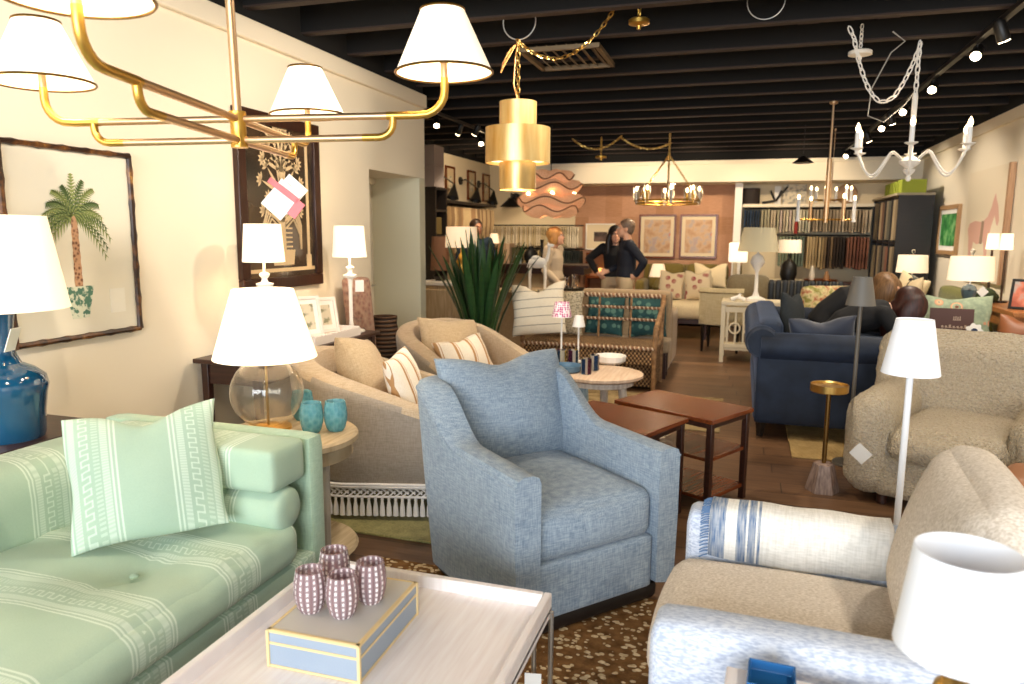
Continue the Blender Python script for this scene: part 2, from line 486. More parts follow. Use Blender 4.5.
p = obj('throw_pillow', MB().pillow(.455, .425, .14, .045, .05, 18, 3), gs_p)
put(p, (-1.80, 1.81, .485), 44, -24, -3)
tag(p, 'mint green striped square pillow with a dented top on the mint sofa', 'pillow')

# ---------------------------------------------------------------- table and blue ceramic lamp behind the sofa
t = thing('sofa_table', 'dark brown wooden table behind the mint sofa holding the blue lamp', 'table', (-2.66, 1.56, 0))
obj('tabletop', MB().box((0, 0, .70), (.42, 1.45, .04)), m_dark, t, bevel=.006)
obj('apron', MB().box((0, 0, .64), (.36, 1.36, .08)), m_dark, t, bevel=.004)
for a in (-1, 1):
    for c in (-1, 1): obj('leg', MB().box((a*.17, c*.66, .34), (.05, .05, .68)), m_dark, t, bevel=.004)
obj('gallery_rail', MB().box((-.19, 0, .735), (.025, 1.45, .03)), m_dark, t, bevel=.004)
q = Mt('blue_glaze', '#125a86', .08, spec=.8); q.b.inputs['Coat Weight'].default_value = .6
q.col(q.ramp(q.noise(3, 4, stretch=(1, 1, .5)), [(.3, '#0a3554'), (.6, '#124e70'), (.8, '#2a708e')]))
LB = (-2.615, 1.97, .72)
t = thing('ceramic_table_lamp', 'table lamp with glossy teal blue gourd base and white shade at the left edge', 'lamp', LB)
obj('lamp_base', MB().lathe([(.0, 0), (.115, 0), (.12, .015), (.125, .10), (.135, .17), (.142, .20), (.135, .235), (.10, .265), (.06, .285), (.045, .32), (.04, .40), (.05, .47), (.052, .50), (.045, .53), (.03, .545)], 36), q.m, t)
obj('lamp_neck', MB().cyl((0, 0, .54), .012, .12), m_brass, t)
def shade(name, parent, c, r0, r1, h, mat, trim=None, thick=.003, spider=True):
    """open lamp shade: bottom radius r0, top radius r1"""
    b = MB(); n = 32; L = []
    for r, z in ((r0, 0), (r1, h), (r1-thick, h), (r0-thick, 0)):
        L.append([(c[0]+r*math.cos(2*PI*j/n), c[1]+r*math.sin(2*PI*j/n), c[2]+z) for j in range(n)])
    b.loops(L, True); o = obj(name, b, mat, parent, sharp=50)
    if trim:
        for r, z in ((r0, 0), (r1, h)):
            obj('shade_trim', MB().tube([(c[0]+r*math.cos(2*PI*j/n), c[1]+r*math.sin(2*PI*j/n), c[2]+z) for j in range(n)], trim[1], 6, True), trim[0], o)
    if spider:
        sb = MB()
        for k in range(3):
            a = 2*PI*k/3
            sb.tube([(c[0], c[1], c[2]+h*.9), (c[0]+r1*math.cos(a), c[1]+r1*math.sin(a), c[2]+h*.97)], .002, 4)
        obj('shade_spider', sb, m_brass, o)
    return o
shade('lamp_shade', t, (0, 0, .49), .235, .18, .34, m_shade_faint if 0 else shade_mat('cream_shade', '#ffe6c4', .35, '#f5eddd'))
obj('price_tag', MB().at((.11, -.02, .43), (0, 20, 20)).box((0, 0, -.05), (.003, .06, .09)), m_paper, t)

# ---------------------------------------------------------------- palm print on the left wall (frame faces +x)
q = Mt('bamboo_frame', '#4a2a14', .35); z_ = q.voro(14, vec=None)
q.col(q.ramp(q.noise(16, 3), [(.45, '#2e1a0e'), (.6, '#6b4322'), (.72, '#b98a45')])); m_bamboo = q.m
t = thing('framed_palm_print', 'palm tree in a planter, botanical print in a faux bamboo frame', 'picture', (XL+.01, 2.555, 1.435), 90)
w, h = .66, .84
f = MB()
for a, b_ in (((-w/2, -h/2), (w/2, -h/2)), ((w/2, -h/2), (w/2, h/2)), ((w/2, h/2), (-w/2, h/2)), ((-w/2, h/2), (-w/2, -h/2))):
    n = 22; pts = [(a[0]+(b_[0]-a[0])*i/n, -.02, a[1]+(b_[1]-a[1])*i/n) for i in range(n+1)]
    f.tube(pts, [.016 if i % 4 == 0 else .0125 for i in range(n+1)], 8)
obj('frame', f, m_bamboo, t)
pr = obj('print_sheet', MB().box((0, -.008, 0), (w-.02, .01, h-.02)), plain('print_paper', '#e6dfcc', .6, spec=.6), t)
rn = random.Random(4)
lf = MB(); lf2 = MB(); cx, cz = .0, .13
def frond(mb, ang, ln, droop, y):
    pts = []
    for i in range(12):
        s = i/11; a = ang; pts.append(Vector((cx+math.cos(a)*ln*s, y, cz+math.sin(a)*ln*s-droop*s**2.2)))
    for i in range(1, 12):
        p0 = pts[i]; d = (pts[i]-pts[i-1]).normalized(); nr = Vector((-d.z, 0, d.x)); l = .042*(1-abs(i/11-.4))
        for sd in (-1, 1):
            tip = p0+d*l*.75+nr*sd*l*.8+Vector((0, 0, -.012))
            mb.poly([p0-d*.008, p0+d*.006, tip])
    for i in range(11):
        mb.poly([pts[i]+Vector((0, 0, .002)), pts[i+1]+Vector((0, 0, .002)), pts[i+1]-Vector((0, 0, .002)), pts[i]-Vector((0, 0, .002))])
for k in range(17):
    a = R(-28+k*236/16); frond(lf if k % 2 else lf2, a, rn.uniform(.17, .22), .03+.075*abs(math.cos(a)), -.0145-.0002*k)
obj('dark_fronds', lf, plain('frond_green', '#55683a', .8), pr); obj('light_fronds', lf2, plain('frond_olive', '#8a9456', .8), pr)
tk = MB(); L = []
for i in range(13):
    z = -.19+i*.027; wv = .018-.005*i/12+(.003 if i % 2 else 0)
    L.append((z, wv))
tk.poly([(-wv, -.0142, z) for z, wv in L]+[(wv+.004, -.0142, z) for z, wv in L[::-1]])
q = Mt('trunk_print', '#a5704f', .8); q.col(q.ramp(q.voro(60), [(.2, '#6f4530'), (.6, '#c69a77')])); obj('trunk', tk, q.m, pr)
q = Mt('planter_print', '#7f9a80', .8); q.col(q.ramp(q.noise(45, 3), [(.42, '#4f7a66'), (.52, '#d9dcc6')])); 
obj('planter', MB().poly([(-.045, -.0146, -.335), (.045, -.0146, -.335), (.075, -.0146, -.21), (.082, -.0146, -.19), (-.082, -.0146, -.19), (-.075, -.0146, -.21)]), q.m, pr)
obj('label_card', MB().box((.21, -.015, -.27), (.085, .003, .115)), plain('print_label', '#eee9da', .6), pr)

# ---------------------------------------------------------------- coffee table
q = Mt('limed_oak', '#e3d6d2', .4)
q.col(q.ramp(q.noise(5, 5, stretch=(14, 1, 1)), [(.3, '#ebe0dd'), (.7, '#f6f0ee')])); m_limed = q.m
CT = (-.885, 1.30, 0)
t = thing('coffee_table', 'low tray coffee table with pale limed top and thin nickel legs', 'coffee table', (CT[0], CT[1], .0), 0)
w, l = .78, 1.38
obj('tray_top', MB().box((0, 0, .375), (w, l, .03)), m_limed, t, bevel=.003)
for s in (-1, 1):
    obj('tray_rim', MB().box((s*(w/2-.012), 0, .402), (.024, l, .056)), m_limed, t, bevel=.004)
    obj('tray_rim', MB().box((0, s*(l/2-.012), .402), (w-.05, .024, .056)), m_limed, t, bevel=.004)
for a in (-1, 1):
    for c in (-1, 1):
        obj('leg', MB().tube([(a*(w/2+.006), c*(l/2-.03), .385), (a*(w/2+.006), c*(l/2-.03), .02)], .008, 8), m_steel, t)
        obj('leg', MB().tube([(a*(w/2-.05), c*(l/2-.03)+.012, .36), (a*(w/2-.05), c*(l/2-.03)+.012, .02)], .008, 8), m_steel, t)
    obj('stretcher', MB().tube([(-w/2-.006, a*(l/2-.03), .022), (w/2+.006, a*(l/2-.03), .022)], .008, 8), m_steel, t)
obj('price_tag', MB().at((.35, -.02+.65, .16), (0, 0, 10)).box((0, 0, 0), (.05, .002, .07)), m_paper, t)
# shagreen box
q = Mt('shagreen', '#93a1b3', .5); q.col(q.mix(q.noise(6, 3)*.6, '#8c9bae', '#a9b2bc')); q.bump(q.voro(300), .15, .002); m_shag = q.m
q = Mt('shagreen_top', '#b9b2a8', .45); q.col(q.mix(q.noise(9, 3)*.8, '#b9b7b2', '#d6cec3')); m_shagt = q.m
m_bone = plain('bone_inlay', '#e0c793', .4)
a_, b_, c_ = at(268, 629, z=.493), at(359, 646, z=.493), at(416, 582, z=.493)
t = thing('decorative_box', 'grey blue shagreen box edged in cream bone strips on the coffee table', 'box', ((a_.x+c_.x)/2, (a_.y+c_.y)/2, .391), math.degrees(math.atan2(b_.y-a_.y, b_.x-a_.x)))
bw, bl, bh = (b_-a_).length, (c_-b_).length, .10
obj('box_body', MB().box((0, 0, .032), (bw, bl, .064)), m_shag, t)
obj('lid', MB().box((0, 0, .083), (bw, bl, .034)), m_shag, t)
obj('lid_panel', MB().box((0, 0, .1005), (bw-.014, bl-.014, .003)), m_shagt, t)
tr = MB(); e = .007
for z in (.0035, .066, .098):
    for s in (-1, 1):
        tr.box((0, s*bl/2, z), (bw+.003, .004, e)); tr.box((s*bw/2, 0, z), (.004, bl+.003, e))
for s in (-1, 1):
    for u in (-1, 1): tr.box((s*bw/2, u*bl/2, .05), (.008, .008, .1))
    tr.box((s*(bw/2-.004), 0, .1015), (.008, bl, .003)); tr.box((0, s*(bl/2-.004), .1015), (bw, .008, .003))
obj('bone_edging', tr, m_bone, t)
# ribbed mauve glasses
q = Mt('mauve_glass', '#d9b7bd', .06, **{'Transmission Weight': .85, 'IOR': 1.2})
x, y, z = q.xyz()
n_ = q.t.nodes.new('ShaderNodeMath'); n_.operation = 'ARCTAN2'; q.t.links.new(y.k, n_.inputs[0]); q.t.links.new(x.k, n_.inputs[1])
an = V(q.t, n_.outputs[0])
st = ((an*14).sin() > .55)*(((z*420).sin()) > -.2)
q.col(q.mix(st, q.mix(((an*14).sin()*.5+.5), '#bd9da0', '#e6d3d4'), '#f6eeed'))
tr_ = q.t.nodes.new('ShaderNodeMath'); tr_.operation = 'MULTIPLY_ADD'; q.t.links.new(st.k, tr_.inputs[0]); tr_.inputs[1].default_value = -.45; tr_.inputs[2].default_value = .62
q.t.links.new(tr_.outputs[0], q.b.inputs['Transmission Weight'])
m_mauve = q.m
def tumbler(loc, s, label, mat, grp, wall=.0035):
    prof = [(.0, 0), (.028, 0), (.036, .012), (.043, .04), (.045, .062), (.043, .09), (.038, .118), (.0385, .12)]
    inner = [(r-wall, max(z, .008)) for r, z in prof[1:]][::-1]
    wob = lambda a, z: 1+.025*math.cos(18*a)
    o = obj('glass_tumbler', MB().lathe([(r*s, z*s) for r, z in prof+inner]+[(0, .008*s)], 72, wob=wob, cap=False), mat)
    put(o, loc, random.uniform(0, 90)); return tag(o, label, 'glass', grp)
zb = .391+.102
for (px, py), lab in zip(((311, 612), (343, 617), (335, 590), (371, 603)), ('leftmost of four mauve ribbed glasses on the shagreen box', 'mauve ribbed glass nearest the camera on the shagreen box', 'mauve ribbed glass behind the front pair on the shagreen box', 'rightmost mauve ribbed glass on the shagreen box')):
    pt = at(px, py-2, z=zb)
    tumbler((pt.x, pt.y, zb+.001), .96, lab, m_mauve, 'mauve tumblers on the box')

# ---------------------------------------------------------------- blue swivel armchair
def upath(w, d, rb, n=10):
    """u-shaped plan line: front left, back, front right; front at -y"""
    pts = [(-w/2, -d/2+(d-rb)*i/8) for i in range(9)]
    pts += [(-w/2+rb-rb*math.cos(PI/2*i/n), d/2-rb+rb*math.sin(PI/2*i/n)) for i in range(1, n+1)]
    L = pts[:]; m = [(-x, y) for x, y in L[::-1]]
    k = max(1, int((w-2*rb)/.1))
    mid = [(L[-1][0]+(m[0][0]-L[-1][0])*i/k, d/2) for i in range(1, k)]
    return L+mid+m
def ushell(w, d, rb, thick, zbot, hfun, r=.03, zin=None, taper=0, roll=0, lean=0):
    """upholstered u-shaped wall: arms and back in one piece"""
    P = upath(w, d, rb); Q = upath(w-2*thick, d-thick, max(.02, rb-thick*.6))
    Q = [(x, y-thick/2) for x, y in Q]
    L = []
    n = min(len(P), len(Q)) ; 
    def res(A, m=64):
        ds = [0]
        for a, b in zip(A, A[1:]): ds.append(ds[-1]+math.dist(a, b))
        out = []
        for i in range(m+1):
            s = ds[-1]*i/m; k = 0
            while k < len(A)-2 and ds[k+1] < s: k += 1
            f = (s-ds[k])/(ds[k+1]-ds[k]); out.append((A[k][0]+(A[k+1][0]-A[k][0])*f, A[k][1]+(A[k+1][1]-A[k][1])*f))
        return out
    P, Q = res(P), res(Q); m = len(P)-1
    for i in range(m+1):
        o, q_ = Vector((*P[i], 0)), Vector((*Q[i], 0)); c = (o-q_); c = c.normalized() if c.length else c
        h = hfun(P[i][0]/(w/2), P[i][1]/(d/2))
        zi = zbot if zin is None else zin
        k = c*(taper)+Vector((0, lean*(P[i][1]/d+.5), 0)); k2 = Vector((0, lean*.5*(P[i][1]/d+.5), 0))
        ring = [o-k+Vector((0, 0, zbot)), o-k2+Vector((0, 0, zbot+(h-zbot)*.5)), o+c*roll*.5+Vector((0, 0, h-r*1.6)), o+c*roll+Vector((0, 0, h-r)), o+c*(roll-r*.3)+Vector((0, 0, h-r*.3)), o+c*(roll-r)+Vector((0, 0, h)),
                q_+c*r+Vector((0, 0, h)), q_+c*r*.3+Vector((0, 0, h-r*.3)), q_+Vector((0, 0, h-r)), q_+Vector((0, 0, zi))]
        L.append(ring)
    return MB().loops(L)
m_blue = fabric('blue_chambray', '#9caab6', '#5f7489', 230, mid=.5, big='#9fa9b1', bump=.3)
t = thing('swivel_armchair', 'denim blue upholstered swivel armchair with a large loose back cushion', 'armchair', (-.785, 2.865, .0125), 49.6)
def hb(u, v):
    if v > .98: return .86
    s = max(0, min(1, (v-.05)/.85)); s = s*s*(3-2*s)
    return .650+.02*(v+1)/2+.19*s
obj('frame', ushell(.78, .88, .10, .108, .075, hb, .035, zin=.1, taper=.01, lean=.13), m_blue, t)
obj('front_rail', MB().soft((0, -.385, .185), (.56, .07, .22), .015), m_blue, t)
obj('seat_deck', MB().box((0, -.05, .2), (.56, .66, .2)), m_blue, t)
obj('seat_cushion', MB().soft((0, -.06, .385), (.575, .70, .20), .05, (.0, .02, .035), n=14), m_blue, t)
bc = MB().at((.02, .24, .44), (-14, 0, 0)); bc.pillow(.65, .515, .24, .04, .04, 18, 5)
obj('back_cushion', bc, m_blue, t)
obj('swivel_plinth', MB().soft((0, -.05, .04), (.68, .70, .078), .03), m_black_wood, t)
pp = MB()
L = upath(.78, .88, .10)
pp.tube([(x*1.003, y*1.003, hb(x/.39, y/.44)-.036) for x, y in L], .004, 5)
obj('piping', pp, m_blue, t)
# ================================================================= FOREGROUND RIGHT
# ---------------------------------------------------------------- pale blue armchair facing the window seat (faces -x)
q = Mt('marled_blue', '#dfe4ee', .95, spec=.15)
n1 = q.noise(230, 3, stretch=(1, .25, .8)); n2 = q.noise(7, 2)
q.col(q.mix(((n1-.42)*3.0).max(0.0).min(.6), q.ramp(n2, [(.3, '#dde2ec'), (.7, '#cdd6e6')]), '#8c9cbb')); q.bump(n1, .3, .004); m_marl = q.m
q = Mt('oatmeal', '#cdbfae', .95, spec=.1)
n1 = q.noise(330, 2, stretch=(1, .35, .35)); q.col(q.ramp(n1, [(.35, '#c4b7a6'), (.65, '#e8ded2')])); q.bump(n1, .3, .004); m_oat = q.m
t = thing('lounge_armchair', 'pale blue marled armchair with oatmeal seat cushions at the lower right', 'armchair', (.33, 1.985, .0125), -93)
# local: faces -y, x to the viewer's right when seen from the front
obj('arm', MB().soft((-.335, 0, .335), (.14, .95, .56), .04, (0, 0, .008), n=10), m_marl, t)
obj('arm', MB().soft((.345, 0, .325), (.15, .95, .54), .045, (0, 0, .008), n=10), m_marl, t)
obj('base', MB().soft((0, -.02, .2), (.60, .90, .26), .03), m_marl, t)
obj('backrest', MB().soft((0, .42, .41), (.80, .18, .72), .06, n=10, rot=(-8, 0, 0)), m_marl, t)
obj('seat_cushion', MB().soft((0, -.10, .395), (.53, .80, .17), .06, (0, .02, .035), n=14), m_oat, t)
bc = MB().at((.0, .17, .46), (-14, 3, 0)); bc.soft((0, 0, .235), (.54, .17, .47), .075, (.02, .05, .02), n=16)
obj('back_cushion', bc, m_oat, t)
for a in (-1, 1):
    for c in (-1, 1): obj('leg', MB().box((a*.34, c*.38, .03), (.06, .06, .06)), m_dark, t)
# throw over the far arm
q = Mt('woven_throw', '#eceae4', .95, spec=.1)
x, y, z = q.xyz()
u = (y*-1+.0)
def bnd(a, b): return (y > a)*(y < b)
n1 = q.noise(160, 2, stretch=(.1, 1, .1)); n2 = q.noise(180, 2, stretch=(1, .15, 1))
bl = bnd(-.40, -.352).max(bnd(-.318, -.29)).max(bnd(-.284, -.262)).max(bnd(-.256, -.248))
k = q.ramp((n1+n2)*.5, [(.35, '#dcdad3'), (.65, '#f4f2ed')])
q.col(q.mix(bl*(n1*1.4).min(1.0), k, '#4d6d96')); q.bump((n1+n2)*.5, .4, .004)
tb = MB(); L = []
ny = 26
def tline(yy):
    # cross-section over the arm: inside hem, over the top, outside hem
    pts = []
    e = .006*math.sin(yy*31)
    for x, z in ((.081, .480+.008*math.sin(yy*9)), (.079, .54), (.079, .585), (.070, .618), (.04, .629), (-.03, .630), (-.064, .618), (-.078, .585), (-.080, .48), (-.083, .36+.015*math.sin(yy*7))):
        pts.append((x+e, yy, z))
    return pts
rows = [tline(-.40+.52*i/ny) for i in range(ny+1)]
vs = [[tb.v(p) for p in r] for r in rows]
for i in range(ny):
    for j in range(len(rows[0])-1): tb.f((vs[i][j], vs[i+1][j], vs[i+1][j+1], vs[i][j+1]))
o = obj('throw_blanket', tb, q.m, sharp=80)
m_ = o.modifiers.new('thick', 'SOLIDIFY'); m_.thickness = .006; m_.offset = 1
def loc_in(t, p):
    return Matrix.Translation(t.location) @ t.rotation_euler.to_matrix().to_4x4() @ Vector(p)
o.location = loc_in(t, (-.335, 0, .004)); o.rotation_euler = t.rotation_euler
fr = MB(); rn = random.Random(2)
for i in range(46):
    p = rows[0][0]; j = i/45*(len(rows[0])-1); a = int(min(j, len(rows[0])-2)); f = j-a
    p = Vector(rows[0][a])*(1-f)+Vector(rows[0][a+1])*f
    fr.tube([p, p+Vector((rn.uniform(-.004, .004), -.015, -.004)), p+Vector((rn.uniform(-.006, .006), -.028, -.012))], .0022, 4)
obj('fringe', fr, plain('fringe_blue', '#5f7ea6', .9), o)
tag(o, 'white woven throw with blue end stripes draped over the pale armchair arm', 'blanket')

# ---------------------------------------------------------------- small table, lamp and tray in the corner
t = thing('side_table', 'small square table with pale limed top in the lower right corner', 'side table', (.30, 1.262, .0125), -3)
obj('tabletop', MB().box((0, 0, .56), (.60, .46, .03)), m_limed, t, bevel=.004)
for a in (-1, 1):
    for c in (-1, 1): obj('leg', MB().box((a*.27, c*.2, .2725), (.04, .04, .545)), m_limed, t, bevel=.004)
q = Mt('blue_lacquer', '#1e5c93', .3)
o = obj('trinket_tray', MB().lathe([(.0, 0), (.06, 0), (.064, .004), (.066, .03), (.061, .03), (.058, .008), (.0, .008)], 4, cap=False), q.m, bevel=.002)
p_ = at(770, 683, z=.58); put(o, (p_.x+.0, p_.y-.03, .5885), 42); tag(o, 'small square blue lacquered tray on the limed corner table', 'tray')
t = thing('cordless_table_lamp', 'small white shaded lamp with brass base on the corner table', 'lamp', (.372, 1.275, .5885))
obj('lamp_base', MB().lathe([(0, 0), (.05, 0), (.052, .006), (.045, .014), (.018, .03), (.012, .06), (.02, .09), (.033, .12), (.036, .15), (.03, .175), (.012, .19), (.0, .195)], 28), m_brass, t)
obj('lamp_stem', MB().cyl((0, 0, .19), .008, .16), m_brass, t)
o = shade('lamp_shade', t, (0, 0, .240), .098, .079, .170, shade_mat('white_shade', '#eef3ff', .03, '#eceef2'), thick=.002, spider=False)
for k in range(3): obj('shade_spider', MB().tube([(0, 0, .36), (.079*math.cos(2.1*k), .079*math.sin(2.1*k), .365)], .0015, 4), m_white, o)
obj('shade_bracket', MB().cyl((0, 0, .345), .012, .006), m_white, t)

# ---------------------------------------------------------------- white cordless floor lamp
def floor_lamp(name, label, loc, mat, smat, h=1.19, r=.096):
    t = thing(name, label, 'floor lamp', loc)
    obj('base', MB().lathe([(0, 0), (.10, 0), (.10, .012), (.095, .018), (0, .02)], 32), mat, t)
    obj('pole', MB().lathe([(.0125, .015), (.0125, h-.06)], 14), mat, t)
    s_ = shade('lamp_shade', t, (0, 0, h-r*2.03), r, r*.63, r*2.03, smat, thick=.003, spider=False)
    obj('shade_cap', MB().cyl((0, 0, h-.008), r*.62, .005, 28), smat, t)
    obj('light_disc', MB().cyl((0, 0, h-.07), .045, .02, 20), mat, t)
    return t
floor_lamp('cordless_floor_lamp', 'slim white floor lamp with white tapered shade in front of the fleece armchair', (.622, 3.0, 0), plain('white_metal', '#eef0f4', .4), m_shade_faint, h=1.195, r=.101)
floor_lamp('cordless_floor_lamp', 'slim grey floor lamp with grey tapered shade in front of the blue velvet sofa', (.737, 5.1, 0), plain('grey_metal', '#5d5850', .4), plain('grey_shade', '#6a665f', .5), h=1.24, r=.090)

# ---------------------------------------------------------------- fleece armchair
q = Mt('fleece', '#cdb893', 1.0, spec=.05); q.b.inputs['Sheen Weight'].default_value = .5
n1 = q.noise(75, 4, rough=.7); v1 = q.voro(90)
q.col(q.ramp(n1, [(.3, '#c4a878'), (.5, '#e6cda2'), (.7, '#f3e2c2')])); q.bump(n1+v1*.6, 1.0, .05); m_fleece = q.m
BA = (1.25, 4.62, 0)
t = thing('fleece_armchair', 'plump beige curly fleece armchair with rounded arms on the right', 'armchair', BA, -24)
def flo(mb): 
    bmesh.ops.recalc_face_normals(mb.bm, faces=mb.bm.faces); return mb.rough(.009, 28)
obj('backrest', flo(MB().soft((0, .33, .555), (1.12, .26, .71), .12, (.0, .02, .03), n=26, rot=(-9, 0, 0))), m_fleece, t)
for s in (-1, 1):
    obj('arm', flo(MB().soft((s*.39, -.06, .335), (.25, .84, .58), .125, (.02, .02, .01), n=26)), m_fleece, t)
obj('seat_cushion', flo(MB().soft((0, -.10, .36), (.58, .76, .20), .09, (0, .03, .04), n=26)), m_fleece, t)
obj('base', flo(MB().soft((0, -.06, .17), (.70, .78, .24), .06, n=20)), m_fleece, t)
for a in (-1, 1):
    for c in (-1, 1): obj('leg', MB().cyl((a*.3, c*.32-.05, 0), .03, .06), m_dark, t)
p_ = loc_in(t, (-.39, -.52, .30))
tg = thing('hang_tag', 'white square price tag hanging on the fleece armchair arm', 'tag', p_, -24)
obj('card', MB().at((0, 0, 0), (8, 38, 0)).box((0, 0, 0), (.09, .003, .09)), m_paper, tg)
t = thing('leather_ottoman', 'brown leather ottoman in front of the fleece armchair at the right edge', 'ottoman', (1.36, 3.62, 0), -20)
obj('cushion', MB().soft((0, 0, .30), (.40, .40, .32), .06, (.01, .01, .02), n=10), plain('brown_leather', '#a06a45', .45), t)
for a in (-1, 1):
    for c in (-1, 1): obj('leg', MB().cyl((a*.14, c*.14, 0), .02, .15, 10), m_dark, t)
tg = None

# ---------------------------------------------------------------- brass drinks table
t = thing('drinks_table', 'small round brass drinks table on a tapered wooden block foot', 'side table', (.52, 4.50, 0))
q = Mt('grey_wood', '#8c7468', .5); q.col(q.ramp(q.noise(6, 4, stretch=(12, 12, 1)), [(.3, '#6d574c'), (.7, '#a68f82')]))
obj('block_foot', MB().lathe([(.095, 0), (.095, .01), (.058, .165), (.05, .17)], 6), q.m, t, sharp=20)
obj('stem', MB().cyl((0, 0, .165), .013, .44), metal('aged_brass', '#8a6a3c', .35), t)
obj('tray_top', MB().lathe([(0, 0), (.10, 0), (.105, .005), (.105, .045), (.100, .045), (.098, .035), (0, .034)], 32, (0, 0, .6), cap=False), m_brass, t)

# ---------------------------------------------------------------- two walnut side tables with shelves
def walnut_table(label, A, B, Cc, D, z):
    # corners: A far left, B far right, Cc near right, D near left
    c = (A+B+Cc+D)/4; w = ((B-A).length+(Cc-D).length)/2; l = ((D-A).length+(Cc-B).length)/2
    rz = math.degrees(math.atan2(B.y-A.y, B.x-A.x))
    t = thing('walnut_side_table', label, 'side table', (c.x, c.y, 0), rz)
    obj('tabletop', MB().box((0, 0, z-.012), (w, l, .024)), m_walnut, t, bevel=.003)
    for s in (-1, 1):
        for u in (-1, 1): obj('leg', MB().box((s*(w/2-.03), u*(l/2-.03), (z-.024)/2), (.032, .032, z-.024)), m_dark, t, bevel=.002)
        obj('apron', MB().box((0, s*(l/2-.03), z-.04), (w-.08, .018, .03)), m_dark, t)
        obj('apron', MB().box((s*(w/2-.03), 0, z-.04), (.018, l-.08, .03)), m_dark, t)
    for zz in (.30, .08): obj('shelf', MB().box((0, 0, zz), (w-.05, l-.05, .018)), m_walnut, t)
    return t
z = .53
A, B, Cc, D = [at(a, b, z=z) for a, b in ((625, 397), (690, 389), (754, 408), (713, 421))]
# a rectangle: near edge D-Cc sets width, long side runs away from it
def rect(Cc, D, l):
    d = (Cc-D).normalized(); n = Vector((-d.y, d.x, 0)); return D+n*l, Cc+n*l, Cc, D
walnut_table('walnut side table with two shelves, the one further right of the pair', *rect(Cc, D, .66), z)
Cc, D = at(689, 418, z=z), at(640, 437, z=z)
walnut_table('walnut side table beside the denim blue armchair, left one of the pair', *rect(Cc, D, .62), z)

# ---------------------------------------------------------------- blue velvet sofa
q = Mt('blue_velvet', '#1c2534', .6, spec=.25); q.b.inputs['Sheen Weight'].default_value = .3; q.b.inputs['Sheen Roughness'].default_value = .35
q.b.inputs['Sheen Tint'].default_value = lin('#8fa6cc')
n1 = q.noise(6, 4); q.col(q.ramp(n1, [(.3, '#151c28'), (.7, '#222d40')])); q.bump(q.noise(300, 2), .1, .002); m_velvet = q.m
BS = (.59, 6.62, .0125)
t = thing('velvet_sofa', 'navy blue velvet sofa with rolled arms and a channelled back', 'sofa', BS, 90)
# local: faces -y => world +x ; local x => world +y
wd, dp = 2.25, .98
obj('base', MB().soft((0, 0, .24), (wd-.1, dp-.06, .22), .02), m_velvet, t)
def roll(mb, pts, r):
    return mb.tube(pts, r, 18)
for s in (-1, 1):
    a = obj('arm', MB().soft((s*(wd/2-.10), -.01, .41), (.14, dp-.06, .60), .02), m_velvet, t)
    b = MB().tube([(s*(wd/2-.09), -dp/2+.03, .68), (s*(wd/2-.09), dp/2-.06, .68)], .105, 22); obj('arm_roll', b, m_velvet, t)
obj('backrest', MB().soft((0, dp/2-.13, .50), (wd-.3, .18, .70), .05, n=8), m_velvet, t)
nch = 22; pts = []; rr = []
for i in range(nch*4+1):
    x_ = -(wd-.06)/2+(wd-.06)*i/(nch*4); pts.append((x_, dp/2-.07, .705)); rr.append((.122-.010*abs(math.cos(i/4*PI))**6)*(1 if 2 < i < nch*4-2 else .9))
obj('back_roll', MB().tube(pts, rr, 20), m_velvet, t)
for k in range(2): obj('seat_cushion', MB().soft(((k-.5)*.94, -.09, .42), (.93, .76, .18), .05, (0, .01, .03), n=10), m_velvet, t)
for a in (-1, 1):
    for c in (-1, 1): obj('leg', MB().at((a*(wd/2-.09), c*(dp/2-.09), 0)).lathe([(.024, 0), (.04, .13)], 4), m_black_wood, t, sharp=20)
m_vel2 = Mt('blue_velvet_cushion', '#1a2438', .6).m; m_vel2.node_tree.nodes['Principled BSDF'].inputs['Sheen Weight'].default_value = .35
q = Mt('dark_linen', '#2b3136', .9); q.col(q.ramp(q.noise(120, 2), [(.3, '#1a1f22'), (.7, '#2a3034')])); m_dlin = q.m
p = obj('throw_pillow', MB().pillow(.50, .44, .15, .06, .06, 14, 11), m_dlin)
put(p, (.47, 6.74, .54), 70, -9, 5); tag(p, 'charcoal linen pillow leaning on the back of the blue velvet sofa', 'pillow')
p = obj('throw_pillow', MB().pillow(.48, .38, .17, .05, .07, 14, 12), m_vel2)
put(p, (.60, 5.80, .545), 190, -16, 4); tag(p, 'blue velvet pillow against the near arm of the velvet sofa', 'pillow')
# ================================================================= MIDDLE LEFT
q = Mt('bleached_oak', '#cbb899', .5); q.col(q.ramp(q.noise(5, 4, stretch=(12, 1, 1)), [(.3, '#a8916f'), (.7, '#cbb796')])); m_bleach = q.m
t = thing('round_side_table', 'round bleached oak side table beside the mint sofa arm holding a glass lamp', 'side table', (-1.87, 2.665, 0))
obj('tabletop', MB().lathe([(0, 0), (.285, 0), (.30, .008), (.30, .03), (.29, .04), (0, .04)], 48, (0, 0, .585)), m_bleach, t)
obj('apron', MB().lathe([(.26, .0), (.275, .0), (.275, .06), (.26, .06)], 40, (0, 0, .527), cap=False), m_bleach, t)
for k in range(3):
    a = R(-20+120*k); obj('leg', MB().tube([(.245*math.cos(a), .245*math.sin(a), .585), (.235*math.cos(a), .235*math.sin(a), .1), (.25*math.cos(a), .25*math.sin(a), .0)], .022, 8), plain('pale_leg', '#a9a095', .5), t)
obj('shelf', MB().lathe([(0, 0), (.28, 0), (.29, .01), (.28, .025), (0, .025)], 40, (0, 0, .085)), m_bleach, t)
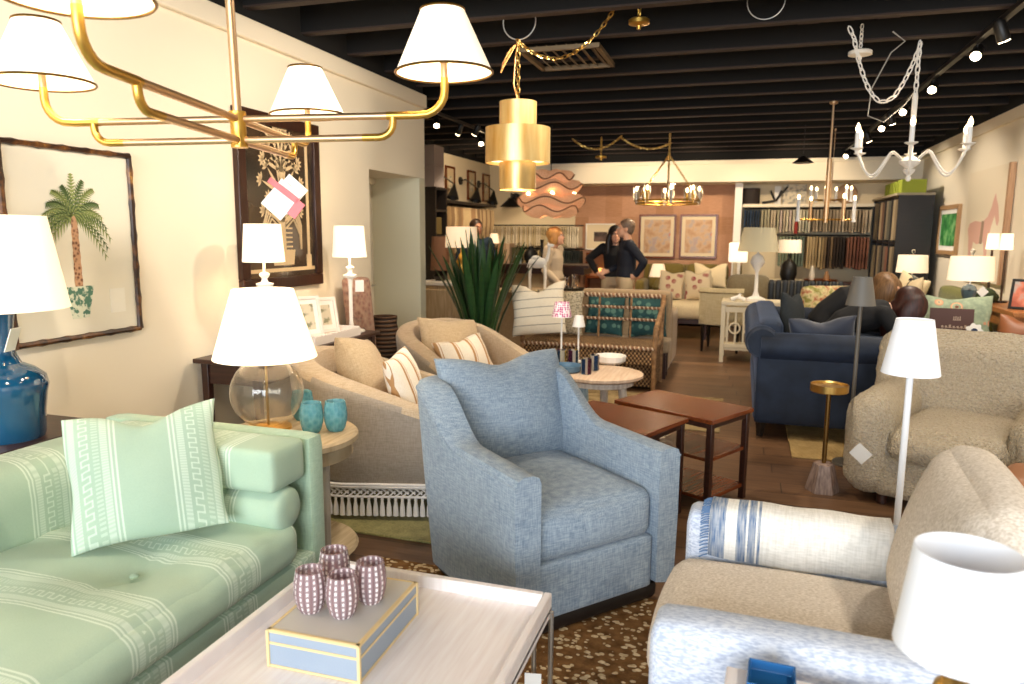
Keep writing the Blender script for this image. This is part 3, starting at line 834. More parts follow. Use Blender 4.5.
# books under the table
o = obj('book', MB().box((0, 0, 0), (.2, .24, .14)), plain('grey_book', '#b8b3b6', .7), bevel=.003); put(o, (-1.80, 2.49, .1825), 30); tag(o, 'pale grey boxed book standing on the lower shelf of the bleached table', 'book')
o = obj('book', MB().box((0, 0, 0), (.18, .2, .12)), plain('olive_book', '#8d8a3a', .7), bevel=.003); put(o, (-1.90, 2.76, .1725), 12); tag(o, 'olive green book box on the lower shelf of the bleached table', 'book')
# glass globe lamp
q = Mt('lamp_glass', '#f6f2ea', .02, **{'Transmission Weight': .97, 'IOR': 1.4}); m_lglass = q.m
GL = (-1.985, 2.68, .626)
t = thing('glass_globe_lamp', 'table lamp with a clear glass globe base and glowing white shade', 'lamp', GL)
obj('lamp_base', MB().lathe([(0, 0), (.10, 0), (.10, .012), (.05, .02), (0, .022)], 32), m_gold, t)
pf = []
for i in range(25):
    a = -PI/2*.85+(PI*.5*.85+PI*.5*.83)*i/24; pf.append((.158*math.cos(a), .158*math.sin(a)+.168))
obj('glass_globe', MB().lathe(pf+[(r-.003, z) for r, z in pf[::-1]], 40, cap=False), m_lglass, t)
obj('stem', MB().cyl((0, 0, .01), .006, .36, 10), m_brass, t); obj('collar', MB().cyl((0, 0, .318), .035, .02, 24), m_gold, t)
shade('lamp_shade', t, (0, 0, .325), .222, .130, .30, m_shade_hot)
obj('bulb', MB().ball((0, 0, .45), .035), m_bulb, t)
obj('cord', MB().tube([(.1, -.02, .005), (.0, -.14, .006), (-.14, -.12, .006), (-.16, 0, .006)], .003, 5), m_cord, t)
o = obj('book', MB().box((0, 0, 0), (.15, .20, .012)), m_paper); put(o, (-2.03, 2.42, .6325), 12); tag(o, 'thin white booklet at the foot of the glass globe lamp', 'book')
q = Mt('blue_glass', '#3f9db0', .08, **{'Transmission Weight': .6, 'IOR': 1.2}); q.col(q.ramp(q.voro(45), [(.0, '#6fb9c8'), (.8, '#a5dbe2')])); q.bump(q.voro(45), .5, .006); m_bglass = q.m
for (px, py), lab in zip(((312, 432), (336, 430), (303, 419)), ('textured turquoise glass in the middle of three beside the glass globe lamp', 'rightmost textured turquoise glass on the bleached table', 'turquoise glass half hidden behind the glass globe lamp')):
    pt = at(px, py, z=.627); tumbler((pt.x, pt.y, .6262), 1.12 if px > 300 else .8, lab, m_bglass, 'turquoise glasses on the bleached table')

# ---------------------------------------------------------------- tub chairs
m_tub = fabric('sand_linen', '#c9b69d', '#ac967a', 200, big='#c0ab8f', bump=.25)
m_tub_out = fabric('flax_linen', '#aba093', '#8f8578', 200, big='#a2978a', bump=.25)
def tub_chair(label, loc, rz, fringe):
    t = thing('tub_chair', label, 'armchair', loc, rz)
    def h(u, v):
        s = max(0, min(1, (v+1)/2)); return .53+.30*s
    mb = ushell(.88, .96, .34, .11, .13, h, .045, zin=.25, taper=.04, roll=.02)
    mb.bm.faces.ensure_lookup_table()
    sh = obj('frame', mb, [m_tub, m_tub_out], t, sub=1)
    for p in sh.data.polygons:
        c = p.center
        if p.normal.z < .35 and (p.normal.x*c.x+p.normal.y*c.y) > 0.01: p.material_index = 1
    obj('seat_deck', MB().soft((0, -.04, .23), (.66, .80, .24), .04), m_tub_out, t)
    obj('seat_cushion', MB().soft((0, -.06, .375), (.66, .80, .13), .06, (0, .02, .03), n=10), m_tub, t)
    if fringe:
        L = upath(.80, .88, .30); fb = MB(); gm = MB()
        ds = [0]
        for a, b in zip(L, L[1:]): ds.append(ds[-1]+math.dist(a, b))
        def pt(s):
            k = 0
            while k < len(L)-2 and ds[k+1] < s: k += 1
            f = (s-ds[k])/(ds[k+1]-ds[k]); return L[k][0]+(L[k+1][0]-L[k][0])*f, L[k][1]+(L[k+1][1]-L[k][1])*f
        n = int(ds[-1]/.034)
        for i in range(n):
            x, y = pt((i+.5)*ds[-1]/n)
            fb.lathe([(.004, .115), (.009, .105), (.007, .095), (.013, .06), (.015, .015), (.006, .012)], 7, (x*1.02, y*1.02, .01))
            for zz in (.142, .157):
                for d in (0, .5):
                    x2, y2 = pt(min((i+d)*ds[-1]/n, ds[-1])); x3, y3 = pt(min((i+d+.5)*ds[-1]/n, ds[-1]))
                    gm.tube([(x2*1.015, y2*1.015, zz), (x3*1.015, y3*1.015, zz+(.013 if d else -.013)*(1 if zz < .15 else -1))], .0055, 4)
        for zz, r_ in ((.126, .007), (.178, .010), (.190, .010)): gm.tube([(x*1.02, y*1.02, zz) for x, y in L], r_, 6)
        mf = plain('cotton_fringe', '#ebe8e6', .9)
        obj('tassel_row', fb, mf, t); obj('knotted_braid', gm, mf, t)
    for a in (-1, 1):
        for c in (-1, 1): obj('foot', MB().cyl((a*.26, c*.30, 0), .022, .14, 10), m_dark, t)
    return t
T1 = tub_chair('sand linen tub chair with a white tasselled fringe, nearer of the two', (-1.88, 3.62, .012), 106, True)
T2 = tub_chair('sand linen tub chair behind the fringed one, further from the camera', (-1.93, 4.98, .0), 60, False)
m_stripe = None
q = Mt('striped_linen', '#efe6d6', .95, spec=.1); x, y, z = q.xyz()
u = ((x+.02)/.125).fract(); n1 = q.noise(200, 2)
q.col(q.mix(((u > .42)*(u < .58)).max((u > .66)*(u < .70)), q.ramp(n1, [(.3, '#e6dac6'), (.7, '#f5ede0')]), '#b98f62')); q.bump(n1, .3, .003); m_tanstripe = q.m
m_sandp = fabric('sand_pillow', '#c9b393', '#b39c7b', 220, bump=.2)
def pillow_at(mat, w, h, t, loc, rz, tilt, roll, label, chop=.03, seed=1, n=14, name='throw_pillow'):
    p = obj(name, MB().pillow(w, h, t, chop, .06, n, seed), mat); put(p, loc, rz, tilt, roll); return tag(p, label, 'pillow')
pillow_at(m_sandp, .48, .43, .22, (-2.05, 3.60, .46), 98, -24, 10, 'plain sand pillow in the fringed tub chair', .0, 21)
pillow_at(m_tanstripe, .40, .38, .15, (-1.70, 3.60, .47), 100, -16, -4, 'white pillow with tan stripes in the fringed tub chair', .0, 22)
pillow_at(m_sandp, .54, .40, .2, (-2.16, 5.10, .46), 58, -24, 6, 'plain sand pillow in the further tub chair', .02, 23)
pillow_at(m_tanstripe, .44, .29, .15, (-1.86, 4.90, .46), 58, -30, -6, 'white pillow with tan stripes in the further tub chair', .03, 24)

# ---------------------------------------------------------------- console against the left wall
t = thing('console_table', 'long dark wood console table against the cream wall with two white lamps', 'console table', (-2.66, 3.93, 0))
obj('tabletop', MB().box((0, 0, .787), (.42, 1.40, .026)), m_dark, t, bevel=.005)
obj('apron', MB().box((0, 0, .715), (.36, 1.30, .12)), m_dark, t, bevel=.003)
for a in (-1, 1):
    for c in (-1, 1): obj('leg', MB().box((a*.165, c*.64, .3875), (.045, .045, .775), taper=(.7, .7)), m_dark, t, bevel=.003)
m_plaster = plain('white_plaster', '#f3eee6', .7)
def plaster_lamp(label, loc):
    t = thing('plaster_table_lamp', label, 'lamp', loc)
    obj('lamp_base', MB().lathe([(0, 0), (.095, 0), (.095, .01), (.06, .02), (.018, .03), (.013, .08), (.013, .30), (.017, .36), (.02, .375), (.045, .385), (.05, .40), (.02, .41), (.015, .43), (.028, .445), (.03, .455), (.012, .465), (.0, .47)], 24), m_plaster, t)
    obj('lamp_stem', MB().cyl((0, 0, .46), .008, .14, 10), m_white, t)
    shade('lamp_shade', t, (0, 0, .525), .118, .102, .215, m_shade_hot)
    obj('bulb', MB().ball((0, 0, .62), .025), m_bulb, t)
    obj('price_tag', MB().at((.05, .04, .38), (10, 0, 30)).box((0, 0, -.06), (.06, .002, .085)), m_paper, t)
    return t
plaster_lamp('white plaster table lamp on the console in front of the dark botanical frame', (-2.62, 3.56, .801))
plaster_lamp('white plaster table lamp at the far end of the console', (-2.62, 4.52, .801))
q = Mt('white_bone', '#eee4dc', .5); q.bump(q.noise(30, 2), .1, .003); m_bonew = q.m
t = thing('scalloped_tray', 'white scalloped rim tray holding two white frames on the console', 'tray', (-2.64, 4.12, .801))
b = MB().box((0, 0, .01), (.32, .56, .02)); obj('tray_base', b, m_bonew, t)
for s in (-1, 1):
    b = MB().box((s*.155, 0, .035), (.012, .56, .03))
    for i in range(12): b.ball((s*.155, -.255+.51*i/11, .05), (.008, .022, .012), 8, 5)
    obj('tray_rim', b, m_bonew, t)
    obj('tray_rim', MB().box((0, s*.275, .04), (.3, .012, .04)), m_bonew, t)
def photo_frame(label, loc, rz, w, h, tilt, mfr, mart, mat_w=.03):
    t = thing('photo_frame', label, 'photo frame', loc, rot=(tilt, 0, rz))
    b = MB(); e = .022
    b.box((0, 0, e/2), (w, .018, e)).box((0, 0, h-e/2), (w, .018, e)).box((-w/2+e/2, 0, h/2), (e, .018, h-2*e)).box((w/2-e/2, 0, h/2), (e, .018, h-2*e))
    obj('frame', b, mfr, t, bevel=.002)
    obj('mount', MB().box((0, .002, h/2), (w-2*e+.004, .008, h-2*e+.004)), m_paper, t)
    obj('picture', MB().box((0, -.003, h/2), (w-2*e-2*mat_w, .004, h-2*e-2*mat_w)), mart, t)
    return t
q = Mt('pencil_print', '#cdbfa6', .8); q.col(q.ramp(q.noise(18, 4), [(.42, '#8d8c72'), (.5, '#d8ccb4')])); m_print = q.m
photo_frame('white framed print, left one of two leaning in the scalloped tray', (-2.63, 4.02, .8235), 62, .20, .27, -14, m_bonew, m_print)
photo_frame('white framed print, right one of two leaning in the scalloped tray', (-2.66, 4.28, .8235), 62, .18, .24, -14, m_bonew, m_print)
# leaning patterned rug roll and wicker urn
q = Mt('persian_pattern', '#9c6f61', .95); q.col(q.mix(q.voro(26), q.ramp(q.noise(22, 5), [(.35, '#54343a'), (.5, '#94695c'), (.65, '#6e4238')]), '#b59884')); m_persian = q.m
o = obj('folded_rug', MB().soft((0, 0, .58), (.26, .10, 1.16), .04, n=10), m_persian); put(o, (-2.64, 4.80, .012), 80, -7, 2)
tag(o, 'folded rose patterned rug leaning on the wall past the console', 'rug')
q = Mt('dark_wicker', '#3c2618', .7); x, y, z = q.xyz(); q.col(q.ramp((z*190).sin()*.5+.5, [(.2, '#22140c'), (.8, '#5d4028')])); q.bump((z*190).sin(), .6, .01)
o = obj('wicker_urn', MB().lathe([(0, 0), (.08, 0), (.11, .2), (.125, .5), (.12, .68), (.095, .78), (.10, .84), (.09, .84), (.085, .78), (0, .7)], 28, cap=False), q.m)
put(o, (-2.70, 5.18, 0)); tag(o, 'tall dark wicker urn between the console and the further tub chair', 'urn')
o = thing('wall_outlet', 'white electrical outlet low on the cream wall behind the mint sofa', 'outlet', (XL+.004, 3.06, .455))
obj('cover_plate', MB().box((0, 0, 0), (.008, .075, .115)), m_white, o, bevel=.003); obj('socket', MB().box((.005, 0, .02), (.003, .03, .028)).box((.005, 0, -.02), (.003, .03, .028)), plain('socket_grey', '#cfcac0', .5), o)

# ---------------------------------------------------------------- dark framed botanical silhouette
w, h = .88, 1.10
t = thing('framed_silhouette', 'tall dark wood frame with a cream cut paper palm silhouette on black', 'picture', (XL+.012, 4.13, 1.68), 90)
b = MB(); e = .075
b.box((0, 0, -h/2+e/2), (w, .05, e)).box((0, 0, h/2-e/2), (w, .05, e)).box((-w/2+e/2, 0, 0), (e, .05, h-2*e)).box((w/2-e/2, 0, 0), (e, .05, h-2*e))
obj('frame', b, wood('frame_brown', '#2a130b', '#3f2013', .3, 2), t, bevel=.006)
q = Mt('smoky_backing', '#3a2a1e', .15); q.col(q.ramp(q.noise(1.6, 2), [(.35, '#191310'), (.65, '#5a4531')])); q.b.inputs['Specular IOR Level'].default_value = .9
bp = obj('backing', MB().box((0, 0, 0), (w-2*e+.01, .012, h-2*e+.01)), q.m, t)
m_cut = plain('cut_paper', '#d9bd92', .8)
b = MB(); yy = -.0075
b.box((w/2-e-.075, yy, .0), (.028, .004, h-2*e-.08)).box((0, yy, -h/2+e+.045), (w-2*e-.02, .004, .024)).box((w/2-e-.075, yy, -h/2+e+.09), (.055, .005, .10))
obj('inner_border', b, m_cut, bp)
b = MB(); yy = -.0085
def leafp(x, z, a, l, wd):
    pts = []
    d = Vector((math.cos(a), 0, math.sin(a))); n_ = Vector((-d.z, 0, d.x))
    up_ = [Vector((x, yy, z))+d*l*s+n_*wd*math.sin(PI*min(1, s*1.02))**.8 for s in (0, .25, .5, .75, 1)]
    dn = [Vector((x, yy, z))+d*l*s-n_*wd*math.sin(PI*min(1, s*1.02))**.8 for s in (.75, .5, .25)]
    b.poly(up_+dn)
b.poly([(-.03, yy, -.30), (.03, yy, -.30), (.022, yy, .32), (-.022, yy, .32)])
for z0, ln in ((-.12, .20), (.06, .22), (.20, .19), (.30, .15)):
    for s in (-1, 1):
        for k, a in enumerate((20, 48, 75)):
            aa = R(a) if s > 0 else PI-R(a)
            leafp(0, z0, aa, ln, .012)
            ex, ez = math.cos(aa)*ln, z0+math.sin(aa)*ln
            for j in range(5): leafp(ex, ez, aa+R(-70+35*j), .055, .010)
for s in (-1, 1):
    for k in range(4): 
        b.tube([(s*.03, yy, -.16+.03*k), (s*(.12+.01*k), yy, -.10+.03*k), (s*(.19+.005*k), yy, -.2+.02*k), (s*.2, yy, -.3)], .007, 4)
b.poly([(-.11, yy, -.40), (.11, yy, -.40), (.13, yy, -.30), (-.13, yy, -.30)])
for k in range(5): b.box((0, yy, -.28+.03*k), (.2, .003, .010))
obj('cutout', b, m_cut, bp)

# ---------------------------------------------------------------- round white table with its small things
m_wash = Mt('white_wash', '#d8cfc4', .5); m_wash.col(m_wash.ramp(m_wash.noise(6, 4, stretch=(10, 10, 1)), [(.3, '#c3b8ac'), (.7, '#e6dfd6')])); m_wash = m_wash.m
RT = Vector((-.93, 5.06, 0))
t = thing('round_cocktail_table', 'round pale pink topped table with whitewashed legs behind the denim armchair', 'table', RT)
q = Mt('pink_top', '#e3c4a8', .4); q.col(q.ramp(q.noise(4, 4, stretch=(10, 1, 1)), [(.3, '#d6b596'), (.7, '#efd6bf')]))
obj('tabletop', MB().lathe([(0, 0), (.285, 0), (.305, .012), (.305, .03), (.29, .035), (0, .035)], 40, (0, 0, .485)), q.m, t)
obj('apron', MB().lathe([(.22, 0), (.24, 0), (.24, .045), (.22, .045)], 24, (0, 0, .44), cap=False), m_wash, t)
for k in range(3):
    a = R(-28+120*k); obj('leg', MB().tube([(.19*math.cos(a), .19*math.sin(a), .485), (.25*math.cos(a), .25*math.sin(a), 0)], .03, 8), m_wash, t)
zt = .5205
def spot(px, py): p = at(px, py, z=zt); return (p.x, p.y, zt+.0005)
q = Mt('pink_check_shade', '#e9c6d2', .8); x, y, z = q.xyz(); q.col(q.mix(q.voro(60, rnd=.3) < .45, '#f3e4e6', '#b5447e')); m_pinksh = q.m
def mini_lamp(label, loc, h, sm, r0, r1, sh):
    t = thing('cordless_mini_lamp', label, 'lamp', loc)
    obj('lamp_base', MB().lathe([(0, 0), (.045, 0), (.045, .01), (.012, .016), (0, .016)], 20), m_white, t)
    obj('lamp_stem', MB().cyl((0, 0, .01), .007, h-.03, 10), m_white, t)
    shade('lamp_shade', t, (0, 0, h-sh), r0, r1, sh, sm, spider=False); obj('shade_cap', MB().cyl((0, 0, h-.012), r1*.98, .004, 20), m_white, t)
mini_lamp('small cordless lamp with a pink patterned shade on the round pale table', spot(561, 364), .47, m_pinksh, .075, .055, .11)
mini_lamp('small cordless lamp with a plain white shade on the round pale table', spot(578, 362), .36, m_white, .05, .032, .085)
o = obj('shallow_bowl', MB().lathe([(0, 0), (.10, 0), (.115, .01), (.118, .045), (.112, .045), (.105, .012), (0, .01)], 32, cap=False), Mt('blue_dish', '#5b7d97', .4).m)
put(o, spot(566, 371)); tag(o, 'round slate blue dish on the round pale table', 'dish')
q = Mt('striped_glass', '#c9d6dc', .05, **{'Transmission Weight': .6, 'IOR': 1.2}); x, y, z = q.xyz()
n_ = q.t.nodes.new('ShaderNodeMath'); n_.operation = 'ARCTAN2'; q.t.links.new(y.k, n_.inputs[0]); q.t.links.new(x.k, n_.inputs[1]); an = V(q.t, n_.outputs[0])
q.col(q.ramp((an*.16+.5), [(0, '#5a2f4a'), (.12, '#d9d2c4'), (.22, '#34506b'), (.34, '#e2d8c2'), (.5, '#b79a3c'), (.6, '#e7e0d2'), (.72, '#2d4a74'), (.86, '#d8d0c0'), (.93, '#7d3b52')], True)); m_sglass = q.m
for (px, py), lab in zip(((561, 366), (573, 366), (586, 374), (594, 370)), ('striped glass tumbler inside the blue dish, left', 'striped glass tumbler inside the blue dish, right', 'multicoloured striped glass tumbler standing beside the blue dish', 'striped glass tumbler with yellow bands beside the white bowl')):
    pt = spot(px, py); inb = px < 580
    o = obj('glass_tumbler', MB().lathe([(0, 0), (.036, 0), (.038, .01), (.038, .11), (.035, .11), (.034, .01), (0, .01)], 24, cap=False), m_sglass)
    put(o, (pt[0], pt[1], zt+(.0125 if inb else .001)), px*7); tag(o, lab, 'glass', 'striped tumblers on the round pale table')
o = obj('scalloped_bowl', MB().lathe([(0, 0), (.09, 0), (.115, .02), (.12, .06), (.112, .06), (.10, .025), (0, .015)], 48, wob=lambda a, z: 1+.03*math.cos(12*a), cap=False), m_plaster)
put(o, spot(610, 363)); tag(o, 'white scalloped bowl on the round pale table', 'bowl')
o = thing('hang_tag', 'white price tag hanging from the round pale table edge', 'tag', at(560, 378, y=RT.y-.315)); obj('card', MB().at((0, 0, -.02), (0, 30, 25)).box((0, 0, 0), (.075, .002, .10)), m_paper, o)
o = obj('woven_basket', MB().lathe([(0, 0), (.13, 0), (.15, .10), (.14, .24), (.13, .24), (.13, .02), (0, .02)], 28, cap=False), fabric('blue_weave', '#8fa9bd', '#4d6f8e', 60))
p_ = at(573, 400, z=.12); put(o, (p_.x-.03, p_.y+.05, .0125)); tag(o, 'small blue and white woven basket under the round pale table', 'basket')

# ---------------------------------------------------------------- rattan settee
q = Mt('rattan', '#a37b4e', .6); q.col(q.ramp(q.noise(24, 4), [(.3, '#6d4c2e'), (.7, '#a98258')])); m_rattan = q.m
q = Mt('twisted_rattan', '#a37b4e', .6); x, y, z = q.xyz(); s_ = ((x*150+z*60).sin()) > .5
q.col(q.mix(s_, q.ramp(q.noise(24, 3), [(.3, '#6d4a30'), (.7, '#94694a')]), '#d3bda0')); q.bump((x*95+z*60).sin(), .5, .01); m_twist = q.m
q = Mt('woven_cane', '#8f6a44', .7); x, y, z = q.xyz(); wv = (x*170+y*170).sin()*(z*130).sin()
q.col(q.ramp(wv*.5+.5, [(.25, '#3d2613'), (.55, '#84603e'), (.8, '#b08d62')])); q.bump(wv, .8, .012); m_cane = q.m
t = thing('rattan_settee', 'woven rattan settee with beaded back rails behind the round pale table', 'settee', (-1.40, 7.13, 0))
obj('seat', MB().soft((0, 0, .41), (1.34, .58, .07), .03), m_cane, t)
obj('seat_apron', MB().box((0, -.285, .33), (1.28, .02, .12)).box((0, .285, .25), (1.28, .02, .28)).box((.64, 0, .22), (.02, .54, .36)).box((-.64, 0, .22), (.02, .54, .36)), m_cane, t)
obj('seat_apron', MB().box((.30, -.15, .20), (.62, .02, .34)), m_cane, t)
for z, yy in ((.87, .36), (.75, .33), (.63, .31)):
    obj('back_rail', MB().tube([(-.66, yy, z), (.66, yy, z)], .022 if z > .8 else .015, 8), m_twist, t)
obj('front_rail', MB().tube([(-.66, -.29, .425), (.66, -.29, .425)], .018, 8), m_twist, t)
for s in (-1, 1):
    obj('leg', MB().tube([(s*.65, -.28, 0), (s*.65, -.28, .44), (s*.66, -.27, .62), (s*.67, -.1, .72), (s*.67, .2, .80), (s*.66, .36, .87)], [.022, .024, .026, .024, .024, .024], 8), m_rattan, t)
    obj('leg', MB().tube([(s*.65, .28, 0), (s*.65, .29, .45), (s*.65, .36, .88)], .024, 8), m_rattan, t)
for i in range(3): obj('back_spindle', MB().tube([(-.33+.33*i, .30, .44), (-.33+.33*i, .36, .87)], .012, 6), m_rattan, t)
q = Mt('pinstripe_cushion', '#e6dac4', .95); x, y, z = q.xyz(); u = ((z+.03)/.085).fract()
q.col(q.mix((u > .46)*(u < .53), q.ramp(q.noise(160, 2), [(.3, '#dccfb6'), (.7, '#efe6d4')]), '#6f665a')); m_pin = q.m
pillow_at(m_pin, .54, .52, .18, (-1.86, 6.93, .46), 4, -14, -6, 'large cream pillow with thin dark stripes on the rattan settee', .08, 31)
q = Mt('grey_weave_pillow', '#a3987f', .95); q.col(q.ramp(q.voro(60), [(.2, '#6f6758'), (.6, '#c2b69c')]))
pillow_at(q.m, .50, .46, .16, (-1.78, 7.25, .46), 2, -8, 0, 'grey brown flecked pillow behind the striped one on the settee', 0, 32)

# ---------------------------------------------------------------- snake plant
t = thing('snake_plant', 'tall dark green sword leaved snake plant in a basket by the passage', 'potted plant', (-2.34, 6.42, 0))
pot = obj('planter', MB().lathe([(0, 0), (.15, 0), (.19, .2), (.20, .44), (.19, .46), (.175, .44), (.17, .40), (0, .40)], 28, cap=False), m_cane, t)
obj('soil', MB().cyl((0, 0, .395), .17, .01, 24), plain('soil', '#2b1d13', 1), t)
q = Mt('sword_leaf', '#2f5a2a', .4); x, y, z = q.xyz(); q.col(q.mix(q.noise(7, 4, stretch=(1, 1, 4)), '#0e2511', '#2c5226')); m_leaf = q.m
rn = random.Random(12)
for i in range(46):
    i = i*34/46; a = i*3.3; r0 = .03+.10*math.sqrt(i/34); lean = .06+.40*(i/34)**1.2*rn.uniform(.7, 1.1); ht = rn.uniform(.95, 1.18)-.28*(i/34)*rn.uniform(.4, 1)
    d = Vector((math.cos(a), math.sin(a), 0)); sd = Vector((-d.y, d.x, 0)); tw = rn.uniform(-.7, .7)
    sd = (sd*math.cos(tw)+d*math.sin(tw)).normalized(); L = []
    for k in range(9):
        s = k/8; wd = .027*(.55+1.4*s-.2*s*s)*(1-s**5)*.95+.0015
        c = d*(r0+lean*s**1.6)+Vector((0, 0, .40+ht*s)); nrm = sd.cross(Vector((0, 0, 1))).normalized()
        L.append([c-sd*wd, c+nrm*.012*(1-s), c+sd*wd, c+nrm*(.012*(1-s)+.006)])
    obj('leaf', MB().loops(L), m_leaf, t)
# ================================================================= CEILING FIXTURES
# ---------------------------------------------------------------- brass four arm chandelier
HB = Vector((-1.545, 2.0, 1.82))
t = thing('arm_chandelier', 'brass four arm chandelier with white tapered shades over the mint sofa', 'chandelier', HB, rot=(0, -1.3, 15.4))
obj('hub', MB().lathe([(0, -.058), (.026, -.058), (.027, -.05), (.024, -.045), (.024, .04), (.027, .045), (.026, .053), (0, .055)], 24), m_gold, t)
m_tan = metal('tan_brass', '#d9b58c', .42)
obj('rod', MB().cyl((0, 0, .05), .0135, 1.15, 14), m_tan, t)
for k, r in ((0, .66), (1, .72), (2, .62), (3, .79)):
    a = R(90*k); d = Vector((math.cos(a), math.sin(a), 0))
    def q_(rr, z): return d*rr+Vector((0, 0, z))
    arm = obj('arm', MB().tube([q_(.02, .03), q_(r*.74, .03)], .0115, 10).tube([q_(.02, -.035), q_(r*.62, -.035)], .0115, 10), m_tan, t)
    pts = [q_(r*.72, .03), q_(r-.09, .03)]+[q_(r-.075+.075*math.sin(PI/2*i/6), .03+.075-.075*math.cos(PI/2*i/6)) for i in range(1, 7)]+[q_(r, .14)]
    e2 = [q_(r*.60, -.035), q_(r*.68, -.035)]+[q_(r*.68+.045*math.sin(PI/2*i/5), .01-.045*math.cos(PI/2*i/5)) for i in range(1, 6)]+[q_(r*.68+.045, .03)]
    obj('elbow', MB().tube(pts, .0125, 12).tube(e2, .0118, 12), m_gold, t)
    obj('candle_sleeve', MB().lathe([(.0115, 0), (.0115, .08), (.015, .085), (.015, .14)], 12, tuple(q_(r, .10))), m_tan, t)
    shade('lamp_shade', t, tuple(q_(r, .155)), .15, .066, .185, m_shade_hot, (metal('dark_brass', '#9a7438', .35), .0042))
    obj('bulb', MB().ball(tuple(q_(r, .25)), .024), m_bulb, t)
tg = obj('price_tag', MB().at((0, 0, 0)).box((0, 0, 0), (.105, .003, .13)), m_paper, t)
tg.location = Vector((0, 0, 0)); 
iw = t.matrix_basis
c3 = at(275, 199, y=2.52); L3 = (Matrix.Translation(HB) @ Matrix.Rotation(R(17.4), 4, 'Z')).inverted() @ c3
tg.location = L3; tg.rotation_euler = (R(-8), R(42), R(-5))
tg2 = obj('price_tag', MB().box((0, 0, 0), (.10, .003, .13)), m_paper, t)
tg2.location = L3+Vector((.025, .012, .02)); tg2.rotation_euler = (R(-8), R(42), R(-5)); tg2['label'] = 'second white tag behind the first'
rb = obj('red_ribbon', MB().box((0, 0, 0), (.145, .004, .024)).box((.085, 0, -.028), (.04, .004, .07)), plain('red_ribbon', '#e2757a', .6), t)
rb.location = L3+Vector((.012, -.004, .035)); rb.rotation_euler = (R(-8), R(38), R(-5))

# ---------------------------------------------------------------- gold drum pendant
def swag(a, b, sag, n=14):
    a, b = Vector(a), Vector(b); return [a.lerp(b, i/n)-Vector((0, 0, sag*4*(i/n)*(1-i/n))) for i in range(n+1)]
GP = Vector((-1.39, 4.5, 0))
q = Mt('gold_leaf_drum', '#dcb66e', .36, .75); x, y, z = q.xyz(); q.col(q.ramp(q.noise(8, 4, stretch=(2, 2, .3)), [(.3, '#cfa055'), (.7, '#ecd193')])); m_drum = q.m
t = thing('drum_pendant', 'gold leaf three tier drum pendant hanging on a chain above the tub chairs', 'pendant light', (GP.x, GP.y, 1.771))
def drum(r, z0, z1, nm):
    L = []
    n = 40
    for rr, z in ((r, z0), (r, z1), (r-.004, z1), (r-.004, z0)): L.append([(rr*math.cos(2*PI*j/n), rr*math.sin(2*PI*j/n), z) for j in range(n)])
    o = obj(nm, MB().loops(L, True), m_drum, t)
    return o
drum(.117, 0, .17, 'lower_drum'); drum(.205, .165, .382, 'middle_drum'); drum(.117, .38, .54, 'upper_drum')
m_in = Mt('glowing_liner', '#fff3dd').emit('#ffe3b5', 2.2).m
for r, z in ((.112, .02), ): obj('diffuser', MB().cyl((0, 0, z), r, .004, 32), m_in, t)
b = MB(); L = []
for r in (.12, .2): L.append([(r*math.cos(2*PI*j/40), r*math.sin(2*PI*j/40), .185) for j in range(40)])
b.loops(L, caps=False); obj('diffuser_ring', b, m_in, t)
obj('top_plate', MB().cyl((0, 0, .53), .113, .006, 32), m_gold, t)
obj('chain', MB().chain([(0, 0, .54), (0, 0, .90)]).chain(swag((0, 0, .90), (.58, .2, 1.14), .20)), m_brass, t)
obj('cord', MB().tube([(0, 0, .54), (-.03, 0, .65), (-.02, 0, .80), (0, 0, .90), (-.05, 0, .86), (-.11, .02, .78), (-.12, .02, .73), (-.09, 0, .77), (-.02, 0, .88), (-.08, .02, .84), (-.1, 0, .75)], .005, 6), plain('copper_cord', '#c98f52', .5), t)
o = obj('hanging_hoop', MB().tube([(.105*math.cos(2*PI*i/28), 0, .105*math.sin(2*PI*i/28)) for i in range(28)], .004, 6, True), m_steel)
put(o, (GP.x, GP.y+.012, 2.79)); tag(o, 'round wire hoop holding the gold drum pendant chain', 'hoop')
p_ = at(766, 4, y=4.7); o = obj('hanging_hoop', MB().tube([(.105*math.cos(2*PI*i/28), 0, .105*math.sin(2*PI*i/28)) for i in range(28)], .003, 6, True), m_steel)
put(o, (p_.x, p_.y, p_.z+.02), 0); tag(o, 'empty wire hoop hanging from the dark ceiling near the top centre right', 'hoop')
def canopy(label, p, r, up, mat):
    t = thing('ceiling_canopy', label, 'ceiling canopy', p)
    obj('plate', MB().lathe([(0, -.03), (.012, -.03), (.014, -.01), (r, 0), (r, .022), (r*.8, .03), (0, .03)], 24), mat, t)
    obj('chain', MB().chain([(0, 0, .03), (0, 0, up)], .03), mat, t)
p_ = at(639, 24, y=4.55); canopy('round brass canopy plate dangling on a short chain from the ceiling', p_, .062, .25, m_gold)
p_ = at(800, 160, y=9.2) 
b = MB(); t = thing('air_vent', 'slatted metal air vent in the dark ceiling beside the drum pendant', 'vent', (-1.28, 5.38, 2.76), 0)
m_vent = plain('vent_metal', '#7c684c', .5, .4)
obj('frame', MB().box((-.27, 0, 0), (.03, .62, .03)).box((.27, 0, 0), (.03, .62, .03)).box((0, -.3, 0), (.57, .03, .03)).box((0, .3, 0), (.57, .03, .03)), m_vent, t)
for i in range(7): obj('slat', MB().at((-.21+.07*i, 0, .01), (0, 35, 0)).box((0, 0, 0), (.06, .58, .004)), m_vent, t)

